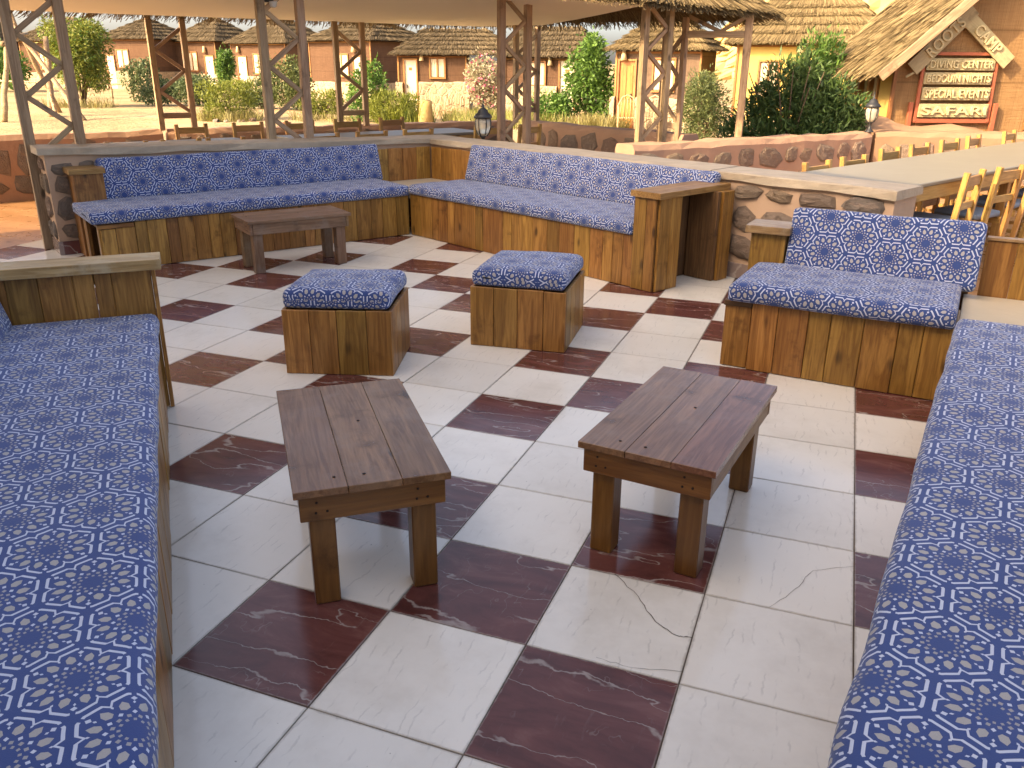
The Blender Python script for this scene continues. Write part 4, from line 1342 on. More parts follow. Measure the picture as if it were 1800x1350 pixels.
def hut(name, label, FLp, yawd, W, D, eave, apex, plinth, dr, win, lamp, wallm, thm, over=0.28, courses=6, dens=60, leafm=None, seed=1, right_ext=0.0, sw=0.03, frame=None, ridge=0.25, panels=False):
    frame = frame or M['frame']
    t = thing(name, label, "hut", (FLp[0], FLp[1], -0.03), R(yawd), "thatched guest huts")
    merge_box(t, "wall", [(0, W, 0, D, 0, eave + 0.02)], wallm)
    for x in (0.0, W):
        beam(t, "corner_post", (x, -0.005, plinth), (x, -0.005, eave), 0.05, 0.05, frame, side=(1, 0, 0))
    beam(t, "wall_plate", (0, -0.012, eave - 0.06), (W, -0.012, eave - 0.06), 0.05, 0.03, frame)
    # rubble plinth either side of the door
    segs = [(-0.10, W + 0.10)]
    if dr:
        segs = [(-0.10, dr[0] - 0.08), (dr[1] + 0.08, W + 0.10)]
    rs = random.Random(seed)
    for a, b in segs:
        if b - a < 0.12:
            continue
        n = max(2, int((b - a) / 0.2))
        V, F = [], []
        for k in range(n + 1):
            x = a + (b - a) * k / n
            zz = plinth + rs.uniform(-.025, .025)
            V += [(x, -0.16 + rs.uniform(-.02, .02), 0), (x, -0.14 + rs.uniform(-.02, .02), zz - 0.05), (x, -0.09, zz), (x, 0.03, zz)]
        for k in range(n):
            for i in range(3):
                F.append((k * 4 + i, (k + 1) * 4 + i, (k + 1) * 4 + i + 1, k * 4 + i + 1))
        F += [(0, 1, 2, 3), (n * 4 + 3, n * 4 + 2, n * 4 + 1, n * 4)]
        link("plinth", pydata("plinth", V, F), M['plinth'], t)
    merge_box(t, "plinth", [(W - 0.02, W + 0.12, -0.04, D, 0, plinth - 0.02)], M['plinth'])
    if dr:
        door(t, dr[0], dr[1], dr[2], leafm or M['door_white'], frame, panels)
    for wx in win:
        window(t, *wx, frame)
    if lamp is not None:
        lx, lz = lamp
        s = 0.16 * eave / 2.2
        lathe(t, "lamp_shade", [(s * 0.62, 0), (s * 0.30, s * 1.7)], M['shade'], (lx, -0.11, lz), 8)
    # hipped roof
    ov = over
    e = [(-ov, -ov, eave), (W + ov + right_ext, -ov, eave), (W + ov + right_ext, D + ov, eave), (-ov, D + ov, eave)]
    rl = max(W - D, 0) / 2 + ridge
    ra, rb = (W / 2 - rl, D / 2, apex), (W / 2 + rl + right_ext, D / 2, apex)
    fs = [(e[0], e[1], rb, ra), (e[1], e[2], rb, rb), (e[2], e[3], ra, rb), (e[3], e[0], ra, ra)]
    V, F = [], []
    for a, b, c, d in fs:
        o = len(V)
        V += [a, b, c, d]
        F.append((o, o + 1, o + 2, o + 3) if c != d else (o, o + 1, o + 2))
    V += [(q[0], q[1], q[2] - 0.05) for q in e]
    F.append((len(V) - 4, len(V) - 3, len(V) - 2, len(V) - 1))
    rf = link("roof", pydata("roof", V, F), M['thatch_base'], t)
    Q = []
    for i, (a, b, c, d) in enumerate(fs):
        ln = math.dist(a, b)
        k = 1.0 if i in (0, 1, 3) else 0.3
        Q.append(strands(a, b, c, d, courses, max(8, int(ln * dens * 2.0 * k)), sw * 0.6, seed * 10 + i, 0.075, 0.08, 0.10, 1.2, 0.5, 0.2))
    link("thatch", quads_mesh("thatch", np.concatenate(Q)), thm, rf, kind='stuff')
    # bundle of reeds over the top
    q = strands((ra[0] - .2, ra[1] - .25, apex - 0.12), (rb[0] + .2, rb[1] - .25, apex - 0.12), (rb[0], rb[1], apex + .05), (ra[0], ra[1], apex + .05), 1, 40, sw, seed + 5, 0.02, 0.05)
    link("ridge_reeds", quads_mesh("ridge_reeds", q), M['thatch'], rf, kind='stuff')
    return t
TG, TB = M['thatch_grey'], M['thatch']
RB = M['reed_brown']
hut("guest_hut", "brown reed hut at the very edge, mostly hidden behind the leftmost lattice post", (-51.12, 38.19), 11.6, 2.61, 3.9, 2.64, 3.85, 0.85, None, [], None, RB, TG, seed=1)
hut("guest_hut", "brown reed hut behind the yellow green tree on the left", (-46.71, 38.89), 6.1, 4.27, 3.9, 2.65, 4.02, 0.85, (3.2, 3.9, 1.75), [(1.35, 1.95, 1.05, 2.1)], None, RB, TG, seed=2)
hut("guest_hut", "brown reed hut with cream door and window right of the yellow green tree", (-40.33, 38.98), 2.1, 3.53, 3.9, 2.75, 3.88, 1.0, (0.25, 0.78, 1.85), [(1.05, 1.85, 1.2, 2.15)], None, RB, TG, seed=3)
hut("guest_hut", "brown reed hut with window left of its cream door, behind the round hedge", (-37.17, 41.25), -3.6, 3.31, 3.9, 2.67, 4.0, 0.85, (2.48, 3.08, 1.85), [(1.12, 1.85, 1.05, 2.05)], (2.55, 2.05), RB, TG, seed=4)
hut("guest_hut", "brown reed hut with lamp over its cream door, behind the second lattice post", (-31.97, 40.06), -7.3, 3.99, 3.9, 2.52, 3.98, 0.8, (0.45, 1.08, 1.82), [(1.65, 2.35, 0.95, 1.95)], (0.6, 2.05), RB, TG, seed=5)
hut("guest_hut", "larger brown reed hut with pale plinth behind the far middle lattice posts", (-22.26, 33.24), -12.2, 3.70, 3.9, 2.48, 3.50, 0.75, (2.72, 3.30, 1.82), [(1.58, 2.35, 1.0, 1.9)], (2.8, 2.0), RB, TG, seed=6, ridge=0.5)
hut("guest_hut", "small brown hut with cream door left of its window, by the pink bougainvillea", (-13.71, 25.74), 21.1, 2.35, 2.6, 1.86, 2.72, 0.98, (0.22, 0.62, 1.68), [(1.12, 1.60, 1.12, 1.74)], (0.82, 1.66), RB, TG, seed=7, over=0.24, dens=90, sw=0.022, ridge=0.35, right_ext=1.5)
hut("guest_hut", "small brown hut with window left of its cream door, by the bright green tree", (-8.85, 23.53), 6.9, 2.39, 2.4, 1.79, 2.66, 0.98, (1.70, 2.14, 1.68), [(0.76, 1.22, 0.98, 1.64)], (1.40, 1.55), RB, TG, seed=8, over=0.24, dens=100, sw=0.02, ridge=0.9)
hut("guest_hut", "grey brown reed hut with panelled wooden door behind the cane chairs", (-4.68, 20.76), -2.2, 2.17, 2.0, 1.95, 2.75, 0.80, (0.10, 0.50, 1.68), [(1.00, 1.52, 0.98, 1.72)], (0.22, 1.70), M['reed_dark'], TB, seed=9, over=0.22, dens=130, sw=0.018, leafm=M['door_brown'], panels=True, ridge=0.3)
hut("guest_hut", "yellow plastered hut with big thatched roof behind the dark oleander", (-1.61, 20.47), 1.4, 3.2, 3.4, 2.10, 3.85, 0.35, None, [(0.56, 0.98, 0.90, 1.68), (1.42, 1.80, 0.60, 1.64)], (1.46, 1.85), M['yellow'], TB, seed=10, over=0.25, courses=9, dens=170, sw=0.02, ridge=0.3)

# hut with the camp sign: gable end toward the camera
sh = thing("sign_hut", "gabled reed hut with yellow side wall carrying the camp sign", "hut", (1.67, 12.07, -0.03), R(22.8))
SW_, SD_ = 3.5, 1.75
ez, az = 1.84, 3.42
prism_V = [(0, 0, 0), (SW_, 0, 0), (SW_, 0, ez), (SW_ / 2, 0, az - 0.1), (0, 0, ez), (0, 0.06, 0), (SW_, 0.06, 0), (SW_, 0.06, ez), (SW_ / 2, 0.06, az - 0.1), (0, 0.06, ez)]
link("gable_wall", pydata("gable_wall", prism_V, [(0, 1, 2, 3, 4), (9, 8, 7, 6, 5), (0, 4, 9, 5), (1, 6, 7, 2), (4, 3, 8, 9), (3, 2, 7, 8)]), M['reed_tan'], sh)
merge_box(sh, "side_wall", [(0.0, 0.08, 0.062, 0.50, 0, ez), (0.0, 0.08, 1.18, SD_, 0, ez), (0.0, 0.08, 0.50, 1.18, 1.72, ez)], M['yellow'])
merge_box(sh, "side_wall", [(SW_ - 0.08, SW_, 0.062, SD_, 0, ez), (0.0, SW_, SD_, SD_ + 0.08, 0, ez)], M['yellow'])
for x in (-0.02, SW_ + 0.02):
    beam(sh, "corner_post", (x, -0.02, 0.6), (x, -0.02, ez), 0.05, 0.05, M['frame'], side=(1, 0, 0))
beam(sh, "wall_batten", (0.40, -0.022, 0.75), (0.40, -0.022, 2.2), 0.03, 0.02, M['frame'], side=(1, 0, 0))
beam(sh, "wall_batten", (2.02, -0.022, 0.75), (2.02, -0.022, 3.1), 0.03, 0.02, M['frame'], side=(1, 0, 0))
dd = link("door", pydata("door", [(0.05, 0.52, 0.1), (0.05, 1.16, 0.1), (0.05, 1.16, 1.70), (0.05, 0.52, 1.70)], [(0, 1, 2, 3)]), M['curtain'], sh)
for y in (0.50, 0.82, 1.16):
    board(dd, "jamb", -0.03, 0.06, y - 0.03, y + 0.03, 0.1, 1.74, M['frame'], 'z')
# mud bench along the foot of the gable
nb = 24
V, F = [], []
rs = random.Random(9)
for k in range(nb + 1):
    x = -0.75 + (SW_ + 1.4) * k / nb
    hh = 0.80 + 0.03 * math.sin(k) - (0.10 if k > 10 else 0) + rs.uniform(-.02, .02)
    if k < 6:
        hh = 0.80 + 0.16 * math.exp(-((k - 2.6) / 1.3) ** 2)
    for yy, f in ((-0.50, 0.0), (-0.48, 0.55), (-0.38, 0.86), (-0.22, 0.97), (-0.02, 1.0), (0.05 if k > 3 else 0.3, 1.0)):
        V.append((x, yy + rs.uniform(-.015, .015), hh * f + rs.uniform(-.01, .01)))
for k in range(nb):
    for i in range(5):
        F.append((k * 6 + i, (k + 1) * 6 + i, (k + 1) * 6 + i + 1, k * 6 + i + 1))
link("mud_base", pydata("mud_base", V, F, True), M['mud'], sh)
gx = 0.42           # overhang of the eaves
sl = (az - ez) / (SW_ / 2)
e0, e1 = (-gx, -0.42, ez - sl * gx + 0.06), (-gx, SD_ + 0.3, ez - sl * gx + 0.06)
r0s, r1s = (SW_ / 2, -0.42, az + 0.06), (SW_ / 2, SD_ + 0.3, az + 0.06)
e2, e3 = (SW_ + gx, -0.42, e0[2]), (SW_ + gx, SD_ + 0.3, e0[2])
V = [e0, e1, r1s, r0s, e2, e3]
V2 = [(x, y, z - 0.06) for x, y, z in V]
rf = link("roof", pydata("roof", V + V2, [(0, 3, 2, 1), (3, 4, 5, 2), (6, 7, 8, 9), (9, 8, 11, 10), (0, 6, 9, 3), (3, 9, 10, 4), (0, 1, 7, 6)]), M['thatch_base'], sh)
Q = [strands(e1, e0, r0s, r1s, 10, 520, 0.014, 71, 0.05, 0.12, 0.2, 1.5, 0.6, 0.25), strands(e2, e3, r1s, r0s, 8, 250, 0.022, 72, 0.05, 0.12, 0.2, 1.5, 0.6, 0.25)]
link("thatch", quads_mesh("thatch", np.concatenate(Q)), TB, rf, kind='stuff')
for s, a, b in ((0, e0, r0s), (1, e2, r0s)):
    beam(sh, "barge_board", (a[0], a[1] - 0.016, a[2] - 0.05), (b[0], b[1] - 0.016 - 0.004 * s, b[2] - 0.05), 0.13, 0.03, M['post'], side=(0, 0, 1))
    beam(sh, "soffit", (a[0] * 0.97, a[1] + 0.2, a[2] - 0.045), (b[0], b[1] + 0.2, b[2] - 0.045), 0.012, 0.36, M['pine_inner'], side=(0, 0, 1))

# ------------------------------------------------------------------ camp sign
sg = thing("camp_sign", "wooden camp sign with raised cream letters on plank boards in a red frame", "sign", (1.67, 12.07, 0), R(22.8))
def text_part(parent, body, width, height, ext, mtx, mat, shear=0.0):
    cu = bpy.data.curves.new("lettering", 'FONT')
    cu.body = body
    cu.extrude = ext
    cu.bevel_depth = 0.0
    cu.offset = 0.012
    cu.space_character = 1.05
    cu.align_x = 'CENTER'
    cu.align_y = 'CENTER'
    tmp = bpy.data.objects.new("tmp", cu)
    COL.objects.link(tmp)
    dg = bpy.context.evaluated_depsgraph_get()
    me = bpy.data.meshes.new_from_object(tmp.evaluated_get(dg))
    bpy.data.objects.remove(tmp)
    bpy.data.curves.remove(cu)
    co = np.empty(len(me.vertices) * 3, np.float32)
    me.vertices.foreach_get('co', co)
    co = co.reshape(-1, 3)
    mn, mx = co.min(0), co.max(0)
    co[:, 0] = (co[:, 0] - (mn[0] + mx[0]) / 2) * width / (mx[0] - mn[0])
    co[:, 1] = (co[:, 1] - (mn[1] + mx[1]) / 2) * height / (mx[1] - mn[1])
    me.vertices.foreach_set('co', co.ravel())
    me.materials.clear()
    me.update()
    return link("lettering", me, mat, parent, mtx)
def sign_board(x0, x1, z0, z1, body, y=-0.085, tilt=0.0):
    b = board(sg, "board", x0, x1, y - 0.012, y + 0.012, z0, z1, M['sign_wood'], 'x', tilt)
    inv = b.matrix_basis.inverted()
    m = inv @ Matrix.Translation(((x0 + x1) / 2, y - 0.026, (z0 + z1) / 2)) @ Matrix.Rotation(math.pi / 2, 4, 'X')
    text_part(b, body, (x1 - x0) * 0.93, (z1 - z0) * 0.66, 0.014, m, M['letter'])
sign_board(0.385, 1.365, 1.535, 1.695, "DIVING CENTER")
sign_board(0.375, 1.360, 1.345, 1.505, "BEDOUIN NIGHTS")
sign_board(0.380, 1.375, 1.130, 1.305, "SPECIAL EVENTS")
sign_board(0.370, 1.390, 0.895, 1.080, "SAFARI")
red = M['red_paint']
beam(sg, "frame_bar", (0.345, -0.06, 0.83), (0.350, -0.06, 1.73), 0.045, 0.04, red, side=(1, 0, 0))
beam(sg, "frame_bar", (1.425, -0.06, 0.83), (1.400, -0.06, 1.73), 0.045, 0.04, red, side=(1, 0, 0))
beam(sg, "frame_bar", (0.33, -0.055, 0.845), (1.45, -0.055, 0.845), 0.06, 0.04, red)
beam(sg, "frame_bar", (0.33, -0.055, 1.755), (1.42, -0.055, 1.755), 0.045, 0.04, red)
beam(sg, "stub_post", (0.26, -0.07, 0.72), (0.255, -0.07, 1.10), 0.06, 0.05, red, side=(1, 0, 0))
beam(sg, "stub_post", (1.50, -0.07, 0.70), (1.505, -0.07, 1.09), 0.06, 0.05, red, side=(1, 0, 0))
def slant(p, q, w, body, y, f0=0.0):
    p, q = Vector((p[0], y, p[1])), Vector((q[0], y, q[1]))
    b = beam(sg, "slanted_board", p, q, w, 0.026, M['sign_wood'], side=(0, 0, 1))
    d = (q - p)
    an = math.atan2(d.z, d.x)
    c = p + d * (0.5 + f0)
    inv = b.matrix_basis.inverted()
    m = inv @ Matrix.Translation((c.x, y - 0.028, c.z)) @ Matrix.Rotation(-an, 4, 'Y') @ Matrix.Rotation(math.pi / 2, 4, 'X')
    text_part(b, body, d.length * 0.56, w * 0.72, 0.014, m, M['letter'])
slant((0.165, 1.545), (0.900, 2.345), 0.215, "ROOTS", -0.115, 0.03)
slant((0.875, 2.190), (1.545, 1.640), 0.205, "CAMP", -0.115, -0.06)
beam(sg, "stay", (0.21, -0.10, 1.50), (0.10, -0.10, 1.44), 0.03, 0.02, M['sign_wood'])
# cable over the gable
wp = [(2.1, 11.2, 2.75), (2.5, 11.3, 2.52), (3.0, 11.4, 2.45), (3.8, 11.6, 2.40), (5.0, 12.0, 2.50)]
cb = link("cable", pydata("cable", *tube_mesh(wp, [0.008] * 5, 5), True), M['wire'])
tag(cb, "thin pale cable hanging in front of the gable above the camp sign", "cable")

# ------------------------------------------------------------------ chairs and dining tables
def build_chair():
    t = thing("dining_chair", "x", "chair", (0, 0, 0), 0, "pine dining chairs")
    w, d, m = 0.40, 0.40, M['chair']
    for sx in (-1, 1):
        x = sx * (w / 2 - 0.022)
        board(t, "front_leg", x - 0.02, x + 0.02, -d / 2, -d / 2 + 0.04, 0, 0.43, m, 'z')
        beam(t, "back_post", (x, d / 2 - 0.02, 0), (x, d / 2 + 0.065, 0.86), 0.044, 0.042, m, side=(1, 0, 0))
        board(t, "side_rail", x - 0.012, x + 0.012, -d / 2 + 0.04, d / 2 - 0.02, 0.37, 0.425, m, 'y')
        board(t, "stretcher", x - 0.010, x + 0.010, -d / 2 + 0.04, d / 2 - 0.02, 0.17, 0.20, m, 'y')
    beam(t, "top_rail", (-w / 2 + 0.044, d / 2 + 0.056, 0.785), (w / 2 - 0.044, d / 2 + 0.056, 0.785), 0.075, 0.022, m)
    beam(t, "middle_rail", (-w / 2 + 0.044, d / 2 + 0.036, 0.60), (w / 2 - 0.044, d / 2 + 0.036, 0.60), 0.055, 0.02, m)
    board(t, "front_rail", -w / 2 + 0.044, w / 2 - 0.044, -d / 2 + 0.006, -d / 2 + 0.03, 0.36, 0.425, m)
    me = cushion_mesh("seat_pad", w - 0.01, d - 0.03, 0.05, 0.02, 0.012, 5, 6)
    me.materials.clear()
    me.materials.append(M['seat_blue'])
    link("seat_pad", me, None, t, Matrix.Translation((-w / 2 + 0.005, -d / 2 - 0.005, 0.428)))
    return t
proto = build_chair()
first = [True]
def chair(x, y, yawz, label):
    if first[0]:
        r = proto
        first[0] = False
    else:
        r = proto.copy()
        COL.objects.link(r)
        for ch in list(proto.children):
            c = ch.copy()
            COL.objects.link(c)
            c.parent = r
    r.location = (x, y, 0)
    r.rotation_euler = (0, 0, yawz)
    r['label'] = label
    return r
ORD = ["first", "second", "third", "fourth", "fifth", "sixth", "seventh", "eighth", "ninth", "tenth"]
yA = math.atan2(-uA.y, -uA.x)
for k, t_ in enumerate((2.13, 1.63, 1.16, 0.10, -0.50, -1.12)):
    p = PA(t_, 1.98)
    chair(p.x, p.y, yA + math.pi + random.uniform(-.06, .06), "%s pine chair from the left right behind the far left sofa wall" % ORD[k])
p = PA(-2.72, 1.95)
chair(p.x, p.y, yA + math.pi + 0.15, "pine chair with ladder back standing right of the third lattice post")
p = PA(-2.2, 2.05)
chair(p.x, p.y, yA + math.pi - 0.1, "pine chair half hidden behind the third lattice post")
for k, t_ in enumerate((0.9, 0.2, -0.5, -1.2, -1.9)):
    p = PA(t_, 3.55)
    chair(p.x, p.y, yA + random.uniform(-.06, .06), "%s pine chair from the left along the pavilion's far pink wall" % ORD[k])
def dining_table(label, c, yawz, Lx, Wy, H, mt, ml, nleg=2, apron=0.09):
    t = thing("dining_table", label, "table", (c[0], c[1], 0), yawz, "dining tables")
    board(t, "table_top", -Lx / 2, Lx / 2, -Wy / 2, Wy / 2, H - 0.03, H, mt, 'x', bev=0.006)
    board(t, "apron", -Lx / 2 + 0.02, Lx / 2 - 0.02, -Wy / 2 + 0.012, -Wy / 2 + 0.036, H - 0.032 - apron, H - 0.032, ml, 'x')
    board(t, "apron", -Lx / 2 + 0.02, Lx / 2 - 0.02, Wy / 2 - 0.036, Wy / 2 - 0.012, H - 0.032 - apron, H - 0.032, ml, 'x')
    board(t, "apron", -Lx / 2 + 0.018, -Lx / 2 + 0.042, -Wy / 2 + 0.038, Wy / 2 - 0.038, H - 0.032 - apron, H - 0.032, ml, 'y')
    board(t, "apron", Lx / 2 - 0.042, Lx / 2 - 0.018, -Wy / 2 + 0.038, Wy / 2 - 0.038, H - 0.032 - apron, H - 0.032, ml, 'y')
    for k in range(nleg):
        x = -Lx / 2 + 0.10 + (Lx - 0.2) * k / (nleg - 1)
        for s in (-1, 1):
            y = s * (Wy / 2 - 0.08)
            board(t, "leg", x - 0.035, x + 0.035, y - 0.035, y + 0.035, 0, H - 0.033, ml, 'z')
    return t
p = PA(1.55, 2.75)
dining_table("pale topped dining table under the pavilion at the left", (p.x, p.y), yA, 1.9, 0.8, 0.735, M['table_pale'], M['chair'])
p = PA(-1.2, 2.75)
dining_table("pale topped dining table under the pavilion near the wall corner", (p.x, p.y), yA, 2.6, 0.8, 0.735, M['table_pale'], M['chair'])
# long sunlit table at the right
tx = Vector((0.468, 0.884)).normalized()
ty = Vector((-tx.y, tx.x))
s0 = Vector((1.53, 4.62))
c_ = s0 + tx * 3.2 + ty * 0.47
yT = math.atan2(tx.y, tx.x)
dining_table("long grey topped dining table beside the end of the far right wall", (c_.x, c_.y), yT, 6.4, 0.94, 0.80, M['table_pale'], M['chair'], 4, 0.10)
for k, (d_, o_) in enumerate(((0.58, 0.72), (1.25, 0.76), (2.25, 0.92), (2.96, 0.96), (3.75, 1.0), (4.54, 1.06), (5.7, 1.1))):
    q = s0 + tx * d_ + ty * o_
    chair(q.x, q.y, yT + 0.0 + random.uniform(-.1, .1), "%s pine chair from the stone wall on the long table's far side" % ORD[k])
for k, (d_, o_, a_) in enumerate(((0.90, 0.14, 0.08), (1.55, 0.10, -0.12), (2.35, 0.16, 0.1), (3.2, 0.12, -0.06), (4.1, 0.14, 0.05))):
    q = s0 + tx * d_ + ty * o_
    chair(q.x, q.y, yT + math.pi + a_, "%s pine chair from the stone wall on the long table's near side" % ORD[k])

# cane garden chairs by the huts
def cane_chair(loc, yawz, label, s=1.0):
    t = thing("cane_chair", label, "chair", (loc[0], loc[1], -0.03), yawz, "cane garden chairs")
    fr = []
    for sx in (-1, 1):
        x = 0.26 * s * sx
        fr.append(([(x, -0.28 * s, 0), (x, -0.26 * s, 0.45 * s), (x, -0.15 * s, 0.62 * s), (x, 0.05 * s, 0.64 * s), (x, 0.22 * s, 0.50 * s), (x, 0.28 * s, 0)], 0.018 * s))
        fr.append(([(x, -0.26 * s, 0.34 * s), (x, 0.26 * s, 0.34 * s)], 0.014 * s))
        fr.append(([(x, -0.26 * s, 0.16 * s), (x, 0.26 * s, 0.16 * s)], 0.012 * s))
    arch = [(-0.26 * s, 0.26 * s, 0.34 * s), (-0.25 * s, 0.32 * s, 0.65 * s), (-0.14 * s, 0.36 * s, 0.86 * s), (0, 0.37 * s, 0.92 * s), (0.14 * s, 0.36 * s, 0.86 * s), (0.25 * s, 0.32 * s, 0.65 * s), (0.26 * s, 0.26 * s, 0.34 * s)]
    fr.append((arch, 0.018 * s))
    join_tubes(t, "frame", fr, M['cane'], 5)
    sl_ = [([(-0.26 * s + 0.52 * s * k / 9, -0.26 * s, 0.36 * s), (-0.26 * s + 0.52 * s * k / 9, 0.26 * s, 0.35 * s)], 0.016 * s) for k in range(10)]
    join_tubes(t, "seat", sl_, M['cane'], 4)
    join_tubes(t, "backrest", [([(-0.18 * s + 0.09 * s * k, 0.28 * s, 0.36 * s), (-0.16 * s + 0.08 * s * k, 0.355 * s, 0.84 * s)], 0.010 * s) for k in range(5)], M['cane'], 4)
    return t
for k, (x, y, a, l) in enumerate(((-4.12, 19.95, 0.3, "left cane chair in front of the panelled wooden door"), (-3.62, 20.1, -0.2, "cane chair right of the panelled wooden door"), (-1.72, 17.1, 0.9, "pale cane armchair beside the olive bush, next to the dark oleander"), (-1.15, 17.5, -0.5, "pale cane armchair half hidden by the dark oleander"), (-10.6, 23.6, 0.2, "cane chair in front of the hut beside the bougainvillea, nearer its window"), (-11.5, 23.9, 0.5, "cane chair in front of the hut beside the bougainvillea, nearer its door"), (-35.2, 36.2, 0.4, "cane chair in front of the hut right of the yellow green tree"))):
    cane_chair((x, y), a, l, 0.95)
st_ = thing("cane_stool", "small cane stool in front of the grey brown hut", "stool", (-2.95, 19.2, -0.03))
join_tubes(st_, "frame", [([(sx * .16, sy * .16, 0), (sx * .15, sy * .15, 0.44)], 0.018) for sx in (-1, 1) for sy in (-1, 1)] + [([(-.16, -.16, .2), (.16, .16, .38)], .012), ([(.16, -.16, .2), (-.16, .16, .38)], .012)], M['cane'])
lathe(st_, "seat", [(0.20, 0.42), (0.21, 0.44), (0.20, 0.46)], M['cane'], (0, 0, 0), 12)

# ------------------------------------------------------------------ garden
OLEANDER = [(0.0, 0, 0.72, 0.55, 0.5, 0.55), (-0.15, 0, 1.25, 0.30, 0.3, 0.42), (0.10, 0.1, 1.45, 0.22, 0.25, 0.34), (0.45, 0, 0.95, 0.36, 0.35, 0.40), (-0.52, 0, 0.75, 0.30, 0.3, 0.42), (0.75, 0.05, 0.80, 0.26, 0.3, 0.34), (-0.78, 0.1, 0.55, 0.20, 0.25, 0.34), (0.3, 0.2, 1.25, 0.30, 0.3, 0.30), (-0.40, 0.1, 1.12, 0.22, 0.25, 0.26), (0.92, 0, 1.0, 0.16, 0.2, 0.22), (0.62, 0.1, 1.2, 0.2, 0.2, 0.24), (-0.2, -.2, 0.5, 0.5, 0.4, 0.4), (0.5, -.2, .5, .45, .4, .4)]
shrub("garden_tree", "yellow green feathery tree in front of the huts at the left", (-25.24, 22.85), 1.35, 3.02, 6500, 0.13, 0.04, M['lf_yellow'], 1, "tree", 14, None, 7, 0.5, 0.35, (M['lf_green'], 1800, 0.14, 0.045), 0.045, droop=0.3)
shrub("garden_shrub", "leafy green bush at the left edge behind the leaning post", (-40.9, 32.6), 1.9, 2.4, 2200, 0.2, 0.08, M['lf_green'], 2)
shrub("garden_shrub", "tall loose bush behind the first far lattice post", (-26.0, 26.84), 0.85, 1.65, 1800, 0.12, 0.05, M['lf_grey'], 3, lobes=7)
shrub("garden_shrub", "dense grey green hedge bush left of the round yellow bush", (-22.17, 25.08), 1.15, 1.08, 2600, 0.12, 0.05, M['lf_grey'], 4, lobes=10)
shrub("garden_shrub", "small dark green bush between the hedge and the first far lattice post", (-23.4, 24.6), 0.7, 0.95, 1300, 0.12, 0.05, M['lf_grey'], 14, lobes=7)
shrub("garden_shrub", "round yellow green bush standing on the bare sand", (-15.77, 19.16), 0.92, 1.10, 3600, 0.085, 0.026, M['lf_yellow'], 5, lobes=10, upright=0.4)
shrub("garden_tree", "slim young tree beside the cream door of the fourth hut", (-26.35, 32.32), 0.52, 2.15, 1500, 0.13, 0.06, M['lf_green'], 6, "tree", 8, None, 3, 0.3)
shrub("garden_shrub", "grey green bush just left of the second lattice post", (-18.7, 24.59), 0.75, 1.1, 1700, 0.11, 0.045, M['lf_grey'], 7)
shrub("garden_shrub", "tall dark bush seen through the second lattice post", (-17.46, 24.38), 1.0, 1.8, 2800, 0.12, 0.05, M['lf_olive'], 8, lobes=11)
shrub("garden_shrub", "low pale bush right of the second lattice post", (-13.64, 20.87), 0.75, 0.85, 1900, 0.09, 0.03, M['lf_yellow'], 9)
shrub("garden_shrub", "tall open bush with drooping twigs right of the far middle lattice posts", (-11.8, 20.33), 0.66, 1.66, 1900, 0.10, 0.045, M['lf_green'], 10, lobes=8)
shrub("garden_shrub", "low yellow green weed clump beside the cut stump", (-10.87, 19.98), 0.85, 0.86, 2600, 0.12, 0.022, M['lf_yellow'], 11, upright=0.8)
shrub("bougainvillea", "pink flowering bougainvillea between the two small huts", (-10.80, 26.4), 0.78, 1.95, 2300, 0.10, 0.06, M['lf_pale'], 12, "shrub", 10, None, 5, 0.15, 0.4, (M['flower'], 260, 0.13, 0.09))
shrub("garden_tree", "bright green young tree in front of the small hut's right corner", (-5.73, 22.0), 0.78, 2.36, 3600, 0.12, 0.055, M['lf_green'], 13, "tree", 13, None, 4, 0.05, 0.4)
shrub("garden_shrub", "low leafy weed bush under the bright green young tree", (-6.6, 21.4), 0.7, 0.85, 1500, 0.10, 0.045, M['lf_green'], 15)
shrub("garden_shrub", "tall olive green bush left of the dark oleander", (-1.38, 14.39), 0.62, 1.48, 4200, 0.075, 0.022, M['lf_olive'], 16, lobes=12)
shrub("oleander", "big dark green oleander bush behind the pink wall", (0.33, 11.3), 1.04, 1.80, 9000, 0.11, 0.024, M['lf_dark'], 17, "shrub", 18, OLEANDER, 8, 0.15, 0.3, (M['lf_green'], 500, 0.11, 0.022), 0.025, upright=0.5)
shrub("oleander", "brighter green oleander bush against the sign hut's yellow wall", (0.62, 13.0), 0.50, 2.1, 3000, 0.105, 0.022, M['lf_green'], 18, "shrub", 12, None, 6, 0.3, 0.3, None, 0.02, upright=0.6)
# dry grass and weeds
rs = np.random.RandomState(8)
def blades(cx, cy, rx, ry, n, h, w, seed):
    rs = np.random.RandomState(seed)
    a, r = rs.rand(n) * 2 * np.pi, np.sqrt(rs.rand(n))
    P = np.stack([cx + rx * r * np.cos(a), cy + ry * r * np.sin(a), np.full(n, -0.03)], 1)
    d = rs.normal(size=(n, 3)) * 0.35
    d[:, 2] = 1
    l = (h * rs.uniform(0.4, 1.2, n))[:, None]
    s = np.stack([np.cos(a * 3), np.sin(a * 3), 0 * a], 1) * w
    tip = P + d * l
    return np.stack([P - s, P + s, tip + s * 0.3, tip - s * 0.3], 1)
gq = np.concatenate([blades(-7.6, 20.6, 1.8, 1.4, 1300, 0.34, 0.010, 1), blades(-8.6, 22.5, 1.6, 1.0, 800, 0.36, 0.010, 2), blades(-13.2, 20.2, 1.2, 0.8, 350, 0.25, 0.010, 3), blades(-5.0, 20.5, 0.8, 0.6, 900, 0.35, 0.012, 4), blades(-15.8, 19.1, 1.1, 0.9, 1200, 0.28, 0.01, 5), blades(-25.2, 22.6, 1.6, 1.0, 500, 0.3, 0.012, 6)])
g_ = link("weeds", quads_mesh("weeds", gq), M['lf_dry'], None, kind='stuff')
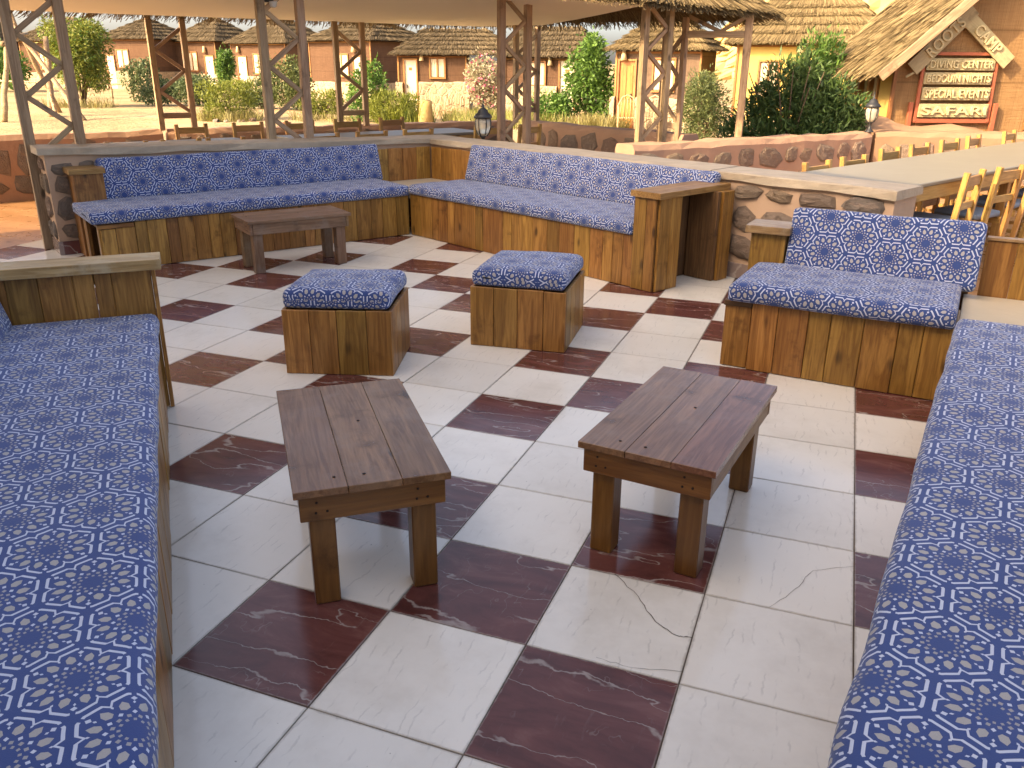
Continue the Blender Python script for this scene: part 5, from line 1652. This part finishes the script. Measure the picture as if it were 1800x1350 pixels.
tag(g_, "dry yellow weeds and grass growing between the huts and the garden wall", "weeds")
gq = np.concatenate([blades(-7.8, 21.0, 1.9, 1.5, 1700, 0.34, 0.012, 11), blades(-10.6, 20.2, 0.9, 0.7, 900, 0.5, 0.013, 12)])
g_ = link("grass", quads_mesh("grass", gq), M['lf_yellow'], None, kind='stuff')
tag(g_, "fresh green grass growing in front of the small huts", "grass")
# agave and stump
ag = thing("agave", "small spiky agave beside the cut tree stump", "plant", (-10.31, 20.0, -0.03))
rs = random.Random(5)
for k in range(12):
    a = k * 2.4
    e = rs.uniform(0.25, 0.9)
    d = Vector((math.cos(a) * e, math.sin(a) * e, 1)).normalized()
    s = Vector((-math.sin(a), math.cos(a), 0))
    l = rs.uniform(0.38, 0.55)
    V = [s * -0.02, s * 0.02, d * l * 0.5 + s * 0.03 , d * l * 0.5 - s * 0.03, d * l, d * l * 0.5 - d.cross(s) * 0.012]
    link("leaf", pydata("leaf", V, [(0, 1, 2, 5), (0, 5, 3), (2, 4, 5), (5, 4, 3)]), M['lf_green'], ag)
sp_ = tube(None, "tree_stump", [(-9.83, 19.98, -0.05), (-9.84, 19.97, 0.2), (-9.82, 19.99, 0.45), (-9.80, 19.98, 0.6)], [0.22, 0.19, 0.18, 0.15], M['stump'], 12, 0.12)
tag(sp_, "cut pale tree stump among the weeds in front of the small hut", "stump")

# ------------------------------------------------------------------ swing frame and rail fence at the left
sw = thing("swing_frame", "rough pole swing frame with ladder on the sand behind the leftmost lattice post", "swing", (0, 0, -0.03))
def pole(a, b, r, seed, parent=None, name="pole"):
    a, b = Vector(a), Vector(b)
    rs = random.Random(seed)
    pts, rad = [], []
    for k in range(7):
        f = k / 6
        p = a.lerp(b, f)
        pts.append((p.x + rs.uniform(-.025, .025), p.y + rs.uniform(-.025, .025), p.z + rs.uniform(-.02, .02)))
        rad.append(r * (1.1 - 0.3 * f) * rs.uniform(0.88, 1.12))
    return tube(parent or sw, name, pts, rad, M['pole'], 7, 0.06)
pole((-20.5, 15.6, 0), (-21.0, 16.6, 2.1), 0.08, 1)
pole((-22.9, 19.6, 0), (-22.6, 18.2, 2.95), 0.07, 2)
pole((-19.2, 17.1, 0), (-22.5, 18.0, 2.75), 0.07, 3)
pole((-21.4, 18.0, 0), (-21.9, 18.7, 2.25), 0.09, 4)
pole((-21.0, 16.4, 2.0), (-22.4, 18.5, 2.35), 0.06, 5)
pole((-20.9, 17.7, 0), (-21.6, 18.2, 0.75), 0.05, 6)
for k in range(4):
    z = 0.15 + 0.15 * k
    beam(sw, "rung", (-20.95 - 0.14 * k, 17.75 + 0.1 * k, z), (-21.45 - 0.10 * k, 18.05 + 0.12 * k, z + 0.02), 0.09, 0.05, M['pole'])
rf_ = thing("rail_fence", "crooked pole rail fence in front of the huts at the left", "fence", (0, 0, -0.03))
fp = [(-38.6, 30.2), (-36.0, 29.2), (-33.0, 28.3), (-31.0, 28.0), (-29.6, 28.6), (-28.5, 28.7)]
for k, (a, b) in enumerate(zip(fp[:-1], fp[1:])):
    pole((*a, 0.62 + 0.05 * (k % 2)), (*b, 0.60), 0.045, 20 + k, rf_, "rail")
for k, a in enumerate(fp):
    pole((*a, 0), (*a, 0.66), 0.05, 40 + k, rf_, "stake")
# low stone edging on the sand
rs = random.Random(15)
for k in range(16):
    a = rs.uniform(0, 6.28)
    r = rs.uniform(0.95, 1.25)
    s = rs.uniform(0.08, 0.2)
    o = link("garden_stone", stone_var[rs.randrange(12)], None, None, Matrix.Translation((-15.77 + r * math.cos(a), 19.16 + r * math.sin(a), 0.0)) @ Matrix.Rotation(a, 4, 'Z') @ Matrix.Diagonal((s, s, s * .8, 1)))
    tag(o, "rough pale stone lying in the ring around the round yellow green bush", "stone", "stones round the yellow green bush")
rd = lathe(None, "red_dish", [(0.03, 0), (0.05, 0.01), (0.055, 0.05), (0.048, 0.05), (0.04, 0.015)], M['red_paint'], (-6.15, 8.35, 0.752), 12)
tag(rd, "small red dish standing on the far pink wall left of the second lattice post", "dish")

# ------------------------------------------------------------------ cliff behind the camp
rs = np.random.RandomState(21)
nx_, nz_ = 60, 26
V, F = [], []
for j in range(nz_ + 1):
    for i in range(nx_ + 1):
        x = -22 + 70 * i / nx_
        f = j / nz_
        env = min(1, max(0, (i - 3) / 14.0))
        z = -1 + f * (20 * env + 1) + rs.uniform(-.5, .5) * f
        y = 92 + 14 * f + 2.5 * math.sin(x * 0.45 + f * 3) + 1.6 * math.sin(x * 1.1 + f * 9) + rs.uniform(-.7, .7)
        V.append((x, y, z))
for j in range(nz_):
    for i in range(nx_):
        o = j * (nx_ + 1) + i
        F.append((o, o + 1, o + nx_ + 2, o + nx_ + 1))
link("cliff", pydata("cliff", V, F), M['cliff'], None, kind='structure')
